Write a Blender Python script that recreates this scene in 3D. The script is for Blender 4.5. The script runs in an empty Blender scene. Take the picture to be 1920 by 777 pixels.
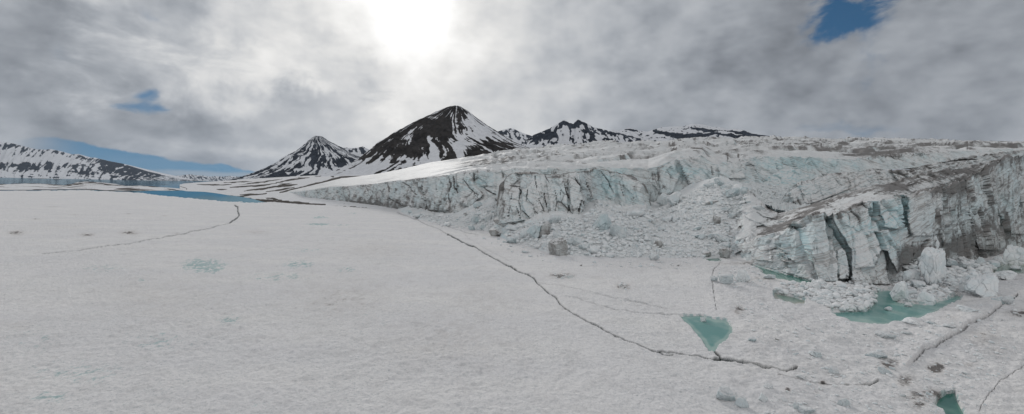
import bpy, bmesh, math, random
import numpy as np
from mathutils import Matrix, Vector
from mathutils.bvhtree import BVHTree

random.seed(7)
RS = np.random.RandomState(11)
C = bpy.context.scene.collection
PI = math.pi

# ------------------------------------------------------------------ camera
HAZE = 1.1e-5
H0 = 30.0
FOC = 960.0
CY = 350.0
ROLL = math.radians(1.2)
cr, sr = math.cos(ROLL), math.sin(ROLL)

def ray(px, py):
    u = (np.asarray(px, float) - 960) / FOC
    v = (CY - np.asarray(py, float)) / FOC
    return u * cr - v * sr, u * sr + v * cr          # dx, dz for dy = 1

def at(px, py, Y):
    dx, dz = ray(px, py)
    Y = np.asarray(Y, float)
    return np.stack([dx * Y, Y + 0 * dx, H0 + dz * Y], -1)

def gY(px, py, z=0.0):
    dx, dz = ray(px, py)
    return (z - H0) / np.minimum(dz, -1e-4)

def proj(P):
    a = P[..., 0] / P[..., 1]
    b = (P[..., 2] - H0) / P[..., 1]
    u = a * cr + b * sr
    v = -a * sr + b * cr
    return 960 + u * FOC, CY - v * FOC

cam = bpy.data.cameras.new('camera')
cam.sensor_fit = 'HORIZONTAL'
cam.sensor_width = 36
cam.lens = 18.0
cam.shift_y = -(388.5 - CY) / 1920
cam.clip_start = 0.5
cam.clip_end = 120000
co = bpy.data.objects.new('camera', cam)
C.objects.link(co)
M = Matrix(((cr, -sr, 0, 0), (0, 0, -1, 0), (sr, cr, 0, H0), (0, 0, 0, 1)))
co.matrix_world = M
bpy.context.scene.camera = co

# ------------------------------------------------------------------ noise
_perm = np.random.RandomState(3).permutation(256).astype(np.int32)
_perm = np.concatenate([_perm, _perm, _perm])
_g = np.random.RandomState(5).normal(size=(256, 3))
_g = (_g / np.linalg.norm(_g, axis=1)[:, None]).astype(np.float32)

def perlin(x, y, z=None):
    x = np.asarray(x, np.float32); y = np.asarray(y, np.float32)
    z = np.zeros_like(x) + 0.37 if z is None else np.asarray(z, np.float32)
    x, y, z = np.broadcast_arrays(x, y, z)
    xi, yi, zi = np.floor(x).astype(np.int32), np.floor(y).astype(np.int32), np.floor(z).astype(np.int32)
    fx, fy, fz = x - xi, y - yi, z - zi
    xi &= 255; yi &= 255; zi &= 255
    u = fx * fx * fx * (fx * (fx * 6 - 15) + 10)
    v = fy * fy * fy * (fy * (fy * 6 - 15) + 10)
    w = fz * fz * fz * (fz * (fz * 6 - 15) + 10)
    def c(i, j, k):
        h = _perm[_perm[_perm[xi + i] + yi + j] + zi + k]
        g = _g[h]
        return g[..., 0] * (fx - i) + g[..., 1] * (fy - j) + g[..., 2] * (fz - k)
    def l(a, b, t): return a + t * (b - a)
    a = l(l(c(0,0,0), c(1,0,0), u), l(c(0,1,0), c(1,1,0), u), v)
    b = l(l(c(0,0,1), c(1,0,1), u), l(c(0,1,1), c(1,1,1), u), v)
    return l(a, b, w) * 1.5

def fbm(x, y, z=None, o=4, lac=2.03, gain=0.5, ridge=False):
    s = 0; a = 1.0; n = 0
    z = 0.37 if z is None else z
    for i in range(o):
        p = perlin(x, y, z + 0 * x)
        if ridge: p = 1 - 2 * np.abs(p)
        s = s + a * p; n += a
        x = x * lac + 17.3; y = y * lac + 5.1; z = z * lac + 3.7
        a *= gain
    return s / n

def voro(x, y, z=None, jit=0.9, facet=None, facet_k=(1., 1.)):
    """F1, F2 and a random number for the nearest cell"""
    x = np.asarray(x, np.float32); y = np.asarray(y, np.float32)
    d3 = z is not None
    z = np.zeros_like(x) if z is None else np.asarray(z, np.float32)
    xi, yi, zi = np.floor(x).astype(np.int32), np.floor(y).astype(np.int32), np.floor(z).astype(np.int32)
    F1 = np.full(x.shape, 9., np.float32); F2 = F1.copy(); R = np.zeros_like(F1)
    for k in ((-1, 0, 1) if d3 else (0,)):
        for j in (-1, 0, 1):
            for i in (-1, 0, 1):
                a, b, c = xi + i, yi + j, zi + k
                h = _perm[_perm[_perm[a & 255] + (b & 255)] + (c & 255)]
                h2 = _perm[h + 31]; h3 = _perm[h2 + 57]; h4 = _perm[h3 + 11]
                dx = a + .5 + jit * (h / 255. - .5) - x
                dy = b + .5 + jit * (h2 / 255. - .5) - y
                dz = (c + .5 + jit * (h3 / 255. - .5) - z) if d3 else 0
                d = np.sqrt(dx * dx + dy * dy + dz * dz)
                cl = d < F1
                F2 = np.where(cl, F1, np.minimum(F2, d))
                R = np.where(cl, h4 / 255., R)
                if facet is not None:
                    facet[...] = np.where(cl, (h2 / 255. - .5) * -dx * facet_k[0] + (h3 / 255. - .5) * -(dz if d3 else dy) * facet_k[1], facet)
                F1 = np.where(cl, d, F1)
    return F1, F2, R

def ss(a, b, x):
    t = np.clip((x - a) / (b - a), 0, 1)
    return t * t * (3 - 2 * t)

def seg_dist(px, py, pts, wy=1.0):
    """distance in pixels of every point to a polyline, and the fraction along it"""
    D = np.full(np.shape(px), 1e9, np.float32); T = np.zeros_like(D); S = np.zeros_like(D)
    n = len(pts) - 1
    for i in range(n):
        ax, ay = pts[i][0], pts[i][1]; bx, by = pts[i + 1][0], pts[i + 1][1]
        vx, vy = bx - ax, (by - ay) * wy
        L = vx * vx + vy * vy + 1e-9
        qx, qy = px - ax, (py - ay) * wy
        t = np.clip((qx * vx + qy * vy) / L, 0, 1)
        d = np.hypot(qx - t * vx, qy - t * vy)
        c = d < D
        sgn = np.sign(qx * vy - qy * vx)
        D = np.where(c, d, D); T = np.where(c, (i + t) / n, T); S = np.where(c, sgn, S)
    return D, T, S

def near(px, py, pts, m):
    xs = [p[0] for p in pts]; ys = [p[1] for p in pts]
    return (px > min(xs) - m) & (px < max(xs) + m) & (py > min(ys) - m) & (py < max(ys) + m)

def strokes(px, py, lst, default=2.0, wy=1.0):
    out = np.zeros(px.shape, np.float32)
    for it in lst:
        pts, w = it[0], it[1]
        k = it[2] if len(it) > 2 else 1.0
        m = near(px, py, pts, w * 3 + 4)
        if not m.any(): continue
        D, T, S = seg_dist(px[m], py[m], pts, wy)
        taper = 0.35 + 0.65 * np.sin(PI * np.clip(T, 0.04, 0.96))
        v = (1 - ss(w * taper * 0.5, w * taper * 1.3, D)) * k
        out[m] = np.maximum(out[m], v)
    return out

def poly_sd(px, py, poly):
    """signed distance, negative inside"""
    D, T, S = seg_dist(px, py, list(poly) + [poly[0]])
    ins = np.zeros(px.shape, bool)
    n = len(poly)
    for i in range(n):
        x0, y0 = poly[i]; x1, y1 = poly[(i + 1) % n]
        if y0 == y1: continue
        c = ((y0 > py) != (y1 > py)) & (px < (x1 - x0) * (py - y0) / (y1 - y0) + x0)
        ins ^= c
    return np.where(ins, -D, D)

def blob(px, py, cx, cy, rx, ry):
    return np.exp(-((px - cx) / rx) ** 2 - ((py - cy) / ry) ** 2)

# ------------------------------------------------------------------ objects
def tag(o, kind=None, label=None, cat=None, group=None):
    if kind: o['kind'] = kind
    if label: o['label'] = label
    if cat: o['category'] = cat
    if group: o['group'] = group
    return o

def link(name, me, parent=None):
    o = bpy.data.objects.new(name, me)
    C.objects.link(o)
    if parent: o.parent = parent
    return o

def raw_mesh(name, V, F, mat=None, smooth=True, col=None):
    me = bpy.data.meshes.new(name)
    V = np.asarray(V, np.float32).reshape(-1, 3)
    F = np.asarray(F, np.int32)
    n, k = F.shape
    me.vertices.add(len(V)); me.vertices.foreach_set('co', V.ravel())
    me.loops.add(n * k); me.loops.foreach_set('vertex_index', F.ravel())
    me.polygons.add(n)
    me.polygons.foreach_set('loop_start', np.arange(0, n * k, k, dtype=np.int32))
    me.polygons.foreach_set('loop_total', np.full(n, k, np.int32))
    me.update(calc_edges=True)
    if smooth: me.polygons.foreach_set('use_smooth', np.ones(n, bool))
    if col is not None:
        a = me.color_attributes.new('mask', 'FLOAT_COLOR', 'POINT')
        c = np.ones((len(V), 4), np.float32)
        col = np.asarray(col, np.float32).reshape(len(V), -1)
        c[:, :col.shape[1]] = col
        a.data.foreach_set('color', c.ravel())
    if mat: me.materials.append(mat)
    me.validate()
    return me

BV = {}
def grid_obj(name, P, mat, col=None, smooth=True, keep=None, bvh=False, flip=False):
    r, c = P.shape[:2]
    idx = np.arange(r * c, dtype=np.int32).reshape(r, c)
    F = np.stack([idx[:-1, :-1], idx[:-1, 1:], idx[1:, 1:], idx[1:, :-1]], -1).reshape(-1, 4)
    if flip: F = F[:, ::-1]
    if keep is not None:
        k = (keep[:-1, :-1] & keep[:-1, 1:] & keep[1:, 1:] & keep[1:, :-1]).reshape(-1)
        F = F[k]
    me = raw_mesh(name, P, F, mat, smooth, None if col is None else np.stack(col, -1))
    o = link(name, me)
    if bvh:
        BV[o.name] = P
    return o

def normals(P):
    du = np.gradient(P, axis=1); dv = np.gradient(P, axis=0)
    n = np.cross(du, dv)
    n /= np.linalg.norm(n, axis=-1, keepdims=True) + 1e-9
    return n

def blur(a, k, axis):
    if k < 1: return a
    ker = np.ones(2 * k + 1) / (2 * k + 1)
    pad = [(0, 0)] * a.ndim; pad[axis] = (k, k)
    b = np.pad(a, pad, mode='edge')
    return np.apply_along_axis(lambda t: np.convolve(t, ker, 'valid'), axis, b)

def curve(pts, u, sm=0):
    """pts: (px, py, Y) ; returns world points for columns u"""
    pts = sorted(pts)
    x = [p[0] for p in pts]
    py = np.interp(u, x, [p[1] for p in pts]); Y = np.exp(np.interp(u, x, [math.log(p[2]) for p in pts]))
    if sm:
        py = blur(py, sm, 0); Y = blur(Y, sm, 0)
    return at(u, py, Y)

def g3(lst, z=0.0):
    return [(a, b, float(gY(a, b, z))) for a, b in lst]

def rowsmix(A, B, n, ease=None, last=False):
    t = np.linspace(0, 1, n, endpoint=last)
    if ease: t = ease(t)
    return A[None] * (1 - t)[:, None, None] + B[None] * t[:, None, None]

# ------------------------------------------------------------------ node helper
class NT:
    def __init__(s, tree): s.t = tree; s.n = tree.nodes; s.l = tree.links
    def new(s, typ, **kw):
        n = s.n.new(typ)
        for k, v in kw.items(): setattr(n, k, v)
        return n
    def put(s, sock, v):
        if v is None: return
        if isinstance(v, E): v = v.s
        if isinstance(v, bpy.types.NodeSocket): s.l.new(v, sock)
        elif isinstance(v, (tuple, list)) and sock.type == 'RGBA' and len(v) == 3: sock.default_value = (*v, 1)
        else: sock.default_value = v
    def m(s, op, *a, clamp=False):
        n = s.new('ShaderNodeMath', operation=op); n.use_clamp = clamp
        for i, v in enumerate(a): s.put(n.inputs[i], v)
        return E(s, n.outputs[0])
    def ss(s, a, b, x):
        n = s.new('ShaderNodeMapRange', interpolation_type='SMOOTHSTEP')
        s.put(n.inputs[0], x); s.put(n.inputs[1], a); s.put(n.inputs[2], b)
        return E(s, n.outputs[0])
    def lin(s, x, a, b, c, d):
        n = s.new('ShaderNodeMapRange')
        for i, v in enumerate((x, a, b, c, d)): s.put(n.inputs[i], v)
        return E(s, n.outputs[0])
    def mix(s, f, a, b, mode='MIX'):
        n = s.new('ShaderNodeMix', data_type='RGBA', blend_type=mode)
        s.put(n.inputs[0], f); s.put(n.inputs[6], a); s.put(n.inputs[7], b)
        return E(s, n.outputs[2])
    def noise(s, vec, scale=1., detail=4., rough=.5, dist=0., col=False, typ='FBM'):
        n = s.new('ShaderNodeTexNoise', noise_type=typ)
        s.put(n.inputs['Vector'], vec)
        n.inputs['Scale'].default_value = scale; n.inputs['Detail'].default_value = detail
        n.inputs['Roughness'].default_value = rough; n.inputs['Distortion'].default_value = dist
        return E(s, n.outputs[1 if col else 0])
    def vor(s, vec, scale=1., feature='F1', out='Distance'):
        n = s.new('ShaderNodeTexVoronoi', feature=feature)
        s.put(n.inputs['Vector'], vec); n.inputs['Scale'].default_value = scale
        return E(s, n.outputs[out])
    def xyz(s, x, y, z):
        n = s.new('ShaderNodeCombineXYZ')
        for i, v in enumerate((x, y, z)): s.put(n.inputs[i], v)
        return E(s, n.outputs[0])
    def sep(s, v):
        n = s.new('ShaderNodeSeparateXYZ'); s.put(n.inputs[0], v)
        return [E(s, o) for o in n.outputs]
    def scale(s, v, k):
        n = s.new('ShaderNodeVectorMath', operation='MULTIPLY'); s.put(n.inputs[0], v); n.inputs[1].default_value = k
        return E(s, n.outputs[0])
    def vadd(s, a, b):
        n = s.new('ShaderNodeVectorMath', operation='ADD'); s.put(n.inputs[0], a); s.put(n.inputs[1], b)
        return E(s, n.outputs[0])
    def bump(s, h, strength=.5, dist=1., normal=None):
        n = s.new('ShaderNodeBump'); s.put(n.inputs['Height'], h)
        n.inputs['Strength'].default_value = strength; n.inputs['Distance'].default_value = dist
        if normal is not None: s.put(n.inputs['Normal'], normal)
        return E(s, n.outputs[0])

class E:
    def __init__(s, nt, sock): s.nt = nt; s.s = sock
    def __add__(s, o): return s.nt.m('ADD', s, o)
    __radd__ = __add__
    def __mul__(s, o): return s.nt.m('MULTIPLY', s, o)
    __rmul__ = __mul__
    def __sub__(s, o): return s.nt.m('SUBTRACT', s, o)
    def __rsub__(s, o): return s.nt.m('SUBTRACT', o, s)
    def __truediv__(s, o): return s.nt.m('DIVIDE', s, o)

def material(name):
    m = bpy.data.materials.new(name); m.use_nodes = True
    t = NT(m.node_tree); t.n.clear()
    out = t.new('ShaderNodeOutputMaterial')
    b = t.new('ShaderNodeBsdfPrincipled')
    t.l.new(b.outputs[0], out.inputs[0])
    t.b = b
    g = t.new('ShaderNodeNewGeometry')
    t.pos = E(t, g.outputs['Position']); t.nor = E(t, g.outputs['Normal'])
    a = t.new('ShaderNodeVertexColor', layer_name='mask')
    sp = t.new('ShaderNodeSeparateColor'); t.l.new(a.outputs[0], sp.inputs[0])
    t.R, t.G, t.B = [E(t, sp.outputs[i]) for i in range(3)]
    t.obj = E(t, t.new('ShaderNodeTexCoord').outputs['Object'])
    return m, t

SNOW = (0.78, 0.775, 0.785)
DIRT = (0.112, 0.099, 0.092)

def snow_material():
    m, t = material('snow')
    n1 = t.noise(t.pos, 0.35, 6, .6)
    n2 = t.noise(t.pos, 2.2, 5, .65)
    n3 = t.noise(t.scale(t.pos, (0.02, 0.05, .05)), 1.0, 4, .55)
    col = t.mix(t.ss(.35, .7, n3), (0.775, 0.765, 0.77), (0.83, 0.815, 0.805))
    gn = t.noise(t.pos, 1.6, 6, .7); gn2 = t.noise(t.scale(t.pos, (.22, .16, .2)), 1., 5, .65)
    col = t.mix(t.ss(.47, .62, gn) * .42, col, (.56, .57, .585))
    col = t.mix(t.ss(.47, .66, gn2) * .40, col, (.62, .61, .61))
    speck = t.ss(.56, .74, n2 * .7 + n1 * .3) * 0.45
    col = t.mix(speck, col, (0.56, 0.58, 0.59))
    gr = t.noise(t.scale(t.pos, (.05, .03, .05)), 1.0, 3, .5)
    col = t.mix(t.ss(.54, .68, t.noise(t.pos, 2.2, 5, .65)) * t.ss(.36, .60, gr) * .55, col, (.36, .42, .43))
    wet = .62 * t.ss(.26, .62, t.G + (n2 - .5) * 1.0)
    col = t.mix(wet * t.ss(0.02, .2, t.G), col, (0.22, 0.42, 0.42))
    col = t.mix(t.m('MINIMUM', t.R * 1.1, .5), col, (.58, .55, .53))
    d = t.ss(.30, .75, t.R + (n2 - .5) * 1.0 + (n1 - .5) * .4) * t.ss(0.01, .12, t.R)
    col = t.mix(d * 0.85, col, DIRT)
    col = t.mix(t.B, col, (.018, .032, .034))  # cracks: near-black colour for the water and the shade down inside
    t.put(t.b.inputs['Base Color'], col)
    t.b.inputs['Roughness'].default_value = .9
    t.b.inputs['Specular IOR Level'].default_value = .0
    cups = t.noise(t.scale(t.pos, (1., .8, 1)), 0.9, 5, .62)
    fine = t.noise(t.pos, 5.0, 4, .6)
    b = t.bump(cups, 1., .7)
    b = t.bump(fine, .7, .12, b)
    t.put(t.b.inputs['Normal'], b)
    return m

def ice_material(name='glacier_ice', strata=1.0, tilt=(.35, .1), bright=1.0):
    m, t = material(name)
    x, y, z = t.sep(t.pos)
    big = t.noise(t.pos, .06, 4, .55)
    mid = t.noise(t.pos, .5, 5, .6)
    fine = t.noise(t.pos, 2.2, 5, .65)
    clean = t.mix(t.ss(.35, .65, big), (.60 * bright, .68 * bright, .70 * bright), (.71 * bright, .74 * bright, .745 * bright))
    blue = t.ss(.25, .75, t.G + (mid - .5) * .5)
    col = t.mix(blue, clean, (.48, .64, .67))
    # tilted annual layers
    s = z + x * tilt[0] + y * tilt[1]
    w = t.noise(t.xyz(x * .03, y * .03, s * .55 + big * 3.), 1., 5, .62)
    lines = t.ss(.56, .64, w) * .32 * strata
    col = t.mix(lines, col, (.30, .27, .25))
    w2 = t.noise(t.xyz(x * .02, y * .02, s * .62 + big * 1.2), 1., 3, .5)
    ln = t.m('ABSOLUTE', w2 - .5)
    w3 = t.noise(t.xyz(x * .05, y * .05, s * 1.5 + big * 2.), 1., 2, .5)
    ln2 = t.m('ABSOLUTE', w3 - .52)
    col = t.mix((1. - t.ss(.0, .035, ln)) * .55 * strata, col, (.27, .24, .225))
    col = t.mix((1. - t.ss(.0, .03, ln2)) * t.ss(.45, .6, big) * .40 * strata, col, (.30, .27, .25))
    # runnels of grit washed down the face
    v = t.noise(t.xyz(x * .9, y * .9, z * .07), 1., 4, .65)
    col = t.mix(t.ss(.52, .72, v) * t.ss(.3, .7, mid) * .45, col, (.36, .32, .30))
    up = t.ss(.45, .8, t.sep(t.nor)[2])
    top = t.mix(t.ss(.45, .7, fine) * .5, (.72, .715, .715), (.45, .41, .385))
    col = t.mix(up * .75, col, top)
    d = t.ss(.28, .80, t.R + (fine - .5) * .75 + (mid - .5) * .5) * t.ss(.0, .15, t.R)
    col = t.mix(d * .82, col, DIRT)
    t.put(t.b.inputs['Base Color'], col)
    t.b.inputs['Roughness'].default_value = .7
    t.b.inputs['Specular IOR Level'].default_value = .08
    hb = mid * 1.0 + fine * .15 + w * .25 + v * .3
    t.put(t.b.inputs['Normal'], t.bump(hb, .5, .5))
    return m

def block_material(name, c1, c2, dirt=.25, bp=.8):
    m, t = material(name)
    n = t.noise(t.pos, .35, 4, .6); f = t.noise(t.pos, 1.8, 5, .65)
    col = t.mix(t.ss(.35, .65, n), c1, c2)
    up = t.ss(.5, .9, t.sep(t.nor)[2])
    col = t.mix(up * .8, col, t.mix(t.ss(.5, .7, f), (.77, .77, .775), (.62, .61, .60)))
    zz = t.noise(t.xyz(*[a * k for a, k in zip(t.sep(t.pos), (.5, .5, 2.0))]), 1., 4, .6)
    col = t.mix(t.ss(.5, .7, zz) * t.ss(.4, .7, f) * dirt * 1.6, col, (.24, .21, .19))
    t.put(t.b.inputs['Base Color'], col)
    t.b.inputs['Roughness'].default_value = .65
    t.b.inputs['Specular IOR Level'].default_value = .1
    t.put(t.b.inputs['Normal'], t.bump(f + n * 1.5, bp, .5))
    return m

def rock_material(name, rock=(.032, .031, .032), snow=(.74, .75, .78), s=.01):
    m, t = material(name)
    f = t.noise(t.pos, s * 3.2, 6, .68); g = t.noise(t.pos, s, 5, .6)
    r = t.ss(.46, .54, t.R + (f - .5) * .42)
    rc = t.mix(t.ss(.35, .65, g * .5 + f * .5), rock, tuple(a * 3.0 for a in rock))
    sc = t.mix(t.ss(.35, .7, f), snow, tuple(a * .86 for a in snow))
    t.put(t.b.inputs['Base Color'], t.mix(r, sc, rc))
    t.b.inputs['Roughness'].default_value = .8
    t.b.inputs['Specular IOR Level'].default_value = .0
    t.put(t.b.inputs['Normal'], t.bump(f, .8, .12 / s))
    return m

def water_material(name, c1, c2, rough=.06, bs=.25, sc=.05, bd=.4, spec=.5):
    m, t = material(name)
    if sc: f = t.ss(.38, .66, t.noise(t.pos, sc, 5, .6, .6))
    else: f = t.ss(.0, .9, t.R + (t.noise(t.pos, .5, 4, .6) - .5) * .5)
    t.put(t.b.inputs['Base Color'], t.mix(f, c1, c2))
    t.b.inputs['Roughness'].default_value = rough
    t.b.inputs['Specular IOR Level'].default_value = spec
    t.b.inputs['IOR'].default_value = 1.33
    if bd: t.put(t.b.inputs['Normal'], t.bump(t.noise(t.scale(t.pos, (1, 1, 1)), bs, 3, .6), .12, bd))
    return m

M_snow = snow_material()
M_ice = ice_material()
M_ridge = ice_material('layered_ridge_ice', 1.2, (-.42, .15), .97)
M_rubble = ice_material('broken_ice', .05, bright=1.1)
M_blk1 = block_material('block_ice', (.64, .71, .73), (.74, .77, .78), .2)
M_blk2 = block_material('blue_block_ice', (.53, .63, .655), (.66, .715, .73), .2)
M_blk3 = block_material('dirty_block_ice', (.50, .52, .52), (.30, .29, .28), .9)
M_crush = block_material('crushed_ice', (.68, .73, .75), (.79, .80, .80), .03, .1)
M_clean = block_material('clean_block_ice', (.72, .78, .80), (.81, .825, .83), .08, .45)
M_peak = rock_material('peak_rock_and_snow', (.020, .018, .017), s=.016)
M_far = rock_material('far_rock_and_snow', (.018, .021, .027), s=.008)
M_land = rock_material('moraine_and_snow', (.055, .050, .046), (.76, .76, .77), s=.05)
M_lagoon = water_material('lagoon_water', (.012, .055, .075), (.02, .07, .09), .04, .05, .002, .0, .12)
M_sea = water_material('sea_water', (.012, .035, .045), (.02, .05, .06), .07, .05, .002, .0)
M_pond = water_material('meltwater', (.33, .46, .42), (.115, .285, .265), .18, .8, 0, .05, .25)
M_pond2 = water_material('murky_meltwater', (.40, .40, .35), (.16, .24, .20), .15, .8, 0, .05, .3)
M_pond3 = water_material('dark_meltwater', (.16, .30, .25), (.04, .17, .14), .12, .8, 0, .05, .3)

def mirror_water(m, deep, tint, fac, rough):
    t = NT(m.node_tree); t.n.clear()
    o = t.new('ShaderNodeOutputMaterial'); mx = t.new('ShaderNodeMixShader'); d = t.new('ShaderNodeBsdfDiffuse'); g = t.new('ShaderNodeBsdfGlossy')
    d.inputs[0].default_value = (*deep, 1); g.inputs[0].default_value = (*tint, 1); g.inputs['Roughness'].default_value = rough
    mx.inputs[0].default_value = fac
    t.l.new(d.outputs[0], mx.inputs[1]); t.l.new(g.outputs[0], mx.inputs[2]); t.l.new(mx.outputs[0], o.inputs[0])
mirror_water(M_lagoon, (.03, .10, .13), (.62, .86, .95), .55, .03)
mirror_water(M_sea, (.05, .10, .13), (.75, .90, .98), .62, .06)
# ------------------------------------------------------------------ sea
sea = raw_mesh('sea', [(-38000, -400, -.8), (38000, -400, -.8), (38000, 38000, -.8), (-38000, 38000, -.8)], [(0, 1, 2, 3)], M_sea)
tag(link('sea', sea), 'structure', 'calm blue grey fjord water between the left ridge and the snowy spit', 'water')

lg = at(np.array([150., 262, 300, 350, 420, 470, 560, 560, 480, 400, 340, 250, 150]), np.array([361., 363, 371, 377, 382, 385, 384, 372, 366, 356.5, 355.5, 356.5, 357.]), 1.)
lgp = [(150, 361), (262, 363), (300, 371), (350, 377), (420, 382), (470, 385), (560, 384), (560, 372), (480, 366), (400, 356.5), (340, 355.5), (250, 356.5), (150, 357)]
bm = bmesh.new()
bm.faces.new([bm.verts.new(at(a, b, gY(a, b, -.74))) for a, b in lgp]); bmesh.ops.triangulate(bm, faces=bm.faces[:])
me = bpy.data.meshes.new('lagoon'); bm.to_mesh(me); bm.free(); me.materials.append(M_lagoon)
tag(link('lagoon', me), 'structure', 'smooth blue lagoon water between the snow edge and the stony shore', 'water')

# ------------------------------------------------------------------ ground (snow covered lagoon ice)
SHORE = [(-900, 340), (-200, 352), (0, 357.3), (60, 357.5), (150, 356.5), (215, 359), (262, 361.3), (300, 366.5), (340, 370.5), (370, 372.5), (395, 375), (412, 376),
         (416, 377.6), (440, 378.2), (480, 380), (500, 379), (520, 376), (560, 374), (640, 372), (3000, 372)]
CRACKS = [  # points, half width in px, depth factor
    ([(745, 398), (770, 408), (789, 416), (829, 433), (852, 447)], .8, .45),
    ([(840, 440), (870, 455), (888, 461), (907, 474), (928, 486), (945, 495), (970, 508), (1000, 522), (1006, 532), (1022, 543), (1035, 556), (1041, 559), (1052, 572),
      (1075, 588), (1100, 603), (1130, 618), (1160, 632), (1190, 643), (1220, 655), (1245, 666), (1262, 667)], 1.25, 1.),
    ([(1235, 660), (1271, 663), (1300, 668), (1322, 672), (1352, 674), (1391, 684), (1424, 693), (1460, 698), (1493, 696)], 1.8, 1.),
    ([(1340, 673), (1360, 675), (1392, 684)], 3.4, .9),
    ([(1460, 709), (1505, 716), (1542, 721), (1558, 726), (1600, 727), (1632, 724), (1646, 718)], 1.4, .9),
    ([(1336, 655), (1343, 662), (1351, 670)], 2.0, 1.),
    ([(80, 478), (175, 466), (250, 455), (340, 439), (400, 427), (432, 419), (441, 411)], .75, .6),
    ([(432, 419), (441, 411), (447, 404), (444, 396), (445, 389), (440, 385)], 1.4, .8),
    ([(1008, 530), (1057, 538), (1102, 545), (1135, 555), (1176, 564), (1209, 571), (1251, 580)], .7, .22),
    ([(1061, 555), (1086, 561), (1110, 569), (1148, 580), (1201, 588), (1250, 591), (1290, 594)], .7, .22),
    ([(1352, 492), (1338, 509), (1336, 542), (1342, 582)], .5, .12),
    ([(1925, 690), (1895, 706), (1872, 722), (1850, 752), (1833, 780)], .7, .2),
    ([(1712, 684), (1733, 662), (1768, 648), (1794, 631), (1820, 613), (1859, 592), (1881, 572), (1907, 558)], 1.1, .5),
    ([(870, 440), (905, 462), (935, 480), (960, 492)], .6, .2),
    ([(840, 425), (870, 436), (900, 440)], .7, .4),
]
TRI = [(1277, 594), (1313, 593), (1338, 601), (1358, 603), (1371, 612), (1369, 622), (1358, 636), (1342, 646), (1340, 652), (1332, 655), (1322, 638), (1309, 623), (1293, 607)]
MAINP = [(1560, 585), (1586, 586), (1612, 584), (1625, 583), (1638, 570), (1647, 548), (1664, 543), (1679, 548), (1681, 566), (1703, 571), (1718, 569), (1733, 571), (1750, 568), (1764, 564), (1794, 555), (1803, 558), (1777, 572),
         (1751, 586), (1725, 594), (1699, 602), (1664, 607), (1629, 608), (1595, 603), (1569, 594)]
GREEN = [(1410, 497), (1440, 505), (1470, 512), (1500, 518), (1521, 525), (1522, 535), (1500, 532), (1480, 526), (1440, 513)]
OLIVE = [(1452, 549), (1470, 552), (1490, 557), (1508, 562), (1508, 570), (1490, 570), (1470, 565), (1456, 559)]
CORNER = [(1752, 762), (1762, 748), (1776, 738), (1788, 736), (1793, 752), (1803, 772), (1810, 790), (1780, 792), (1770, 772)]
SLUSH = [(1862, 512), (1868, 494), (1888, 480), (1925, 468), (2000, 470), (2000, 505), (1925, 512), (1890, 516)]
TINY = [(1322, 483), (1345, 482), (1350, 487), (1330, 488)]
PONDS = [(TRI, M_pond, 'triangular turquoise melt pond beside the long crack in the snow'),
         (MAINP, M_pond, 'curving turquoise melt pond below the tall ice pillar'),
         (GREEN, M_pond3, 'narrow dark green pool at the foot of the layered ice wall'),
         (OLIVE, M_pond2, 'small olive green pool beside the rubble field'),
         (CORNER, M_pond3, 'dark green pool ringed by dirty snow at the lower corner'),
         (SLUSH, M_pond2, 'murky grey slush pool under the far end of the ice wall'),
         (TINY, M_pond3, 'tiny teal pool at the foot of the debris slope')]
HUM = [(1290, 478), (1420, 492), (1600, 530), (1760, 500), (1925, 480), (2500, 480), (2500, 900), (1540, 900), (1420, 777), (1340, 720), (1400, 640), (1330, 560), (1300, 520)]
FIELD1 = [(1470, 530), (1530, 525), (1640, 536), (1650, 550), (1640, 575), (1600, 590), (1560, 578), (1510, 560), (1450, 548)]
FIELD2 = [(1690, 500), (1720, 485), (1790, 485), (1860, 492), (1870, 505), (1840, 530), (1790, 550), (1740, 566), (1690, 566), (1670, 545)]

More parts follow.
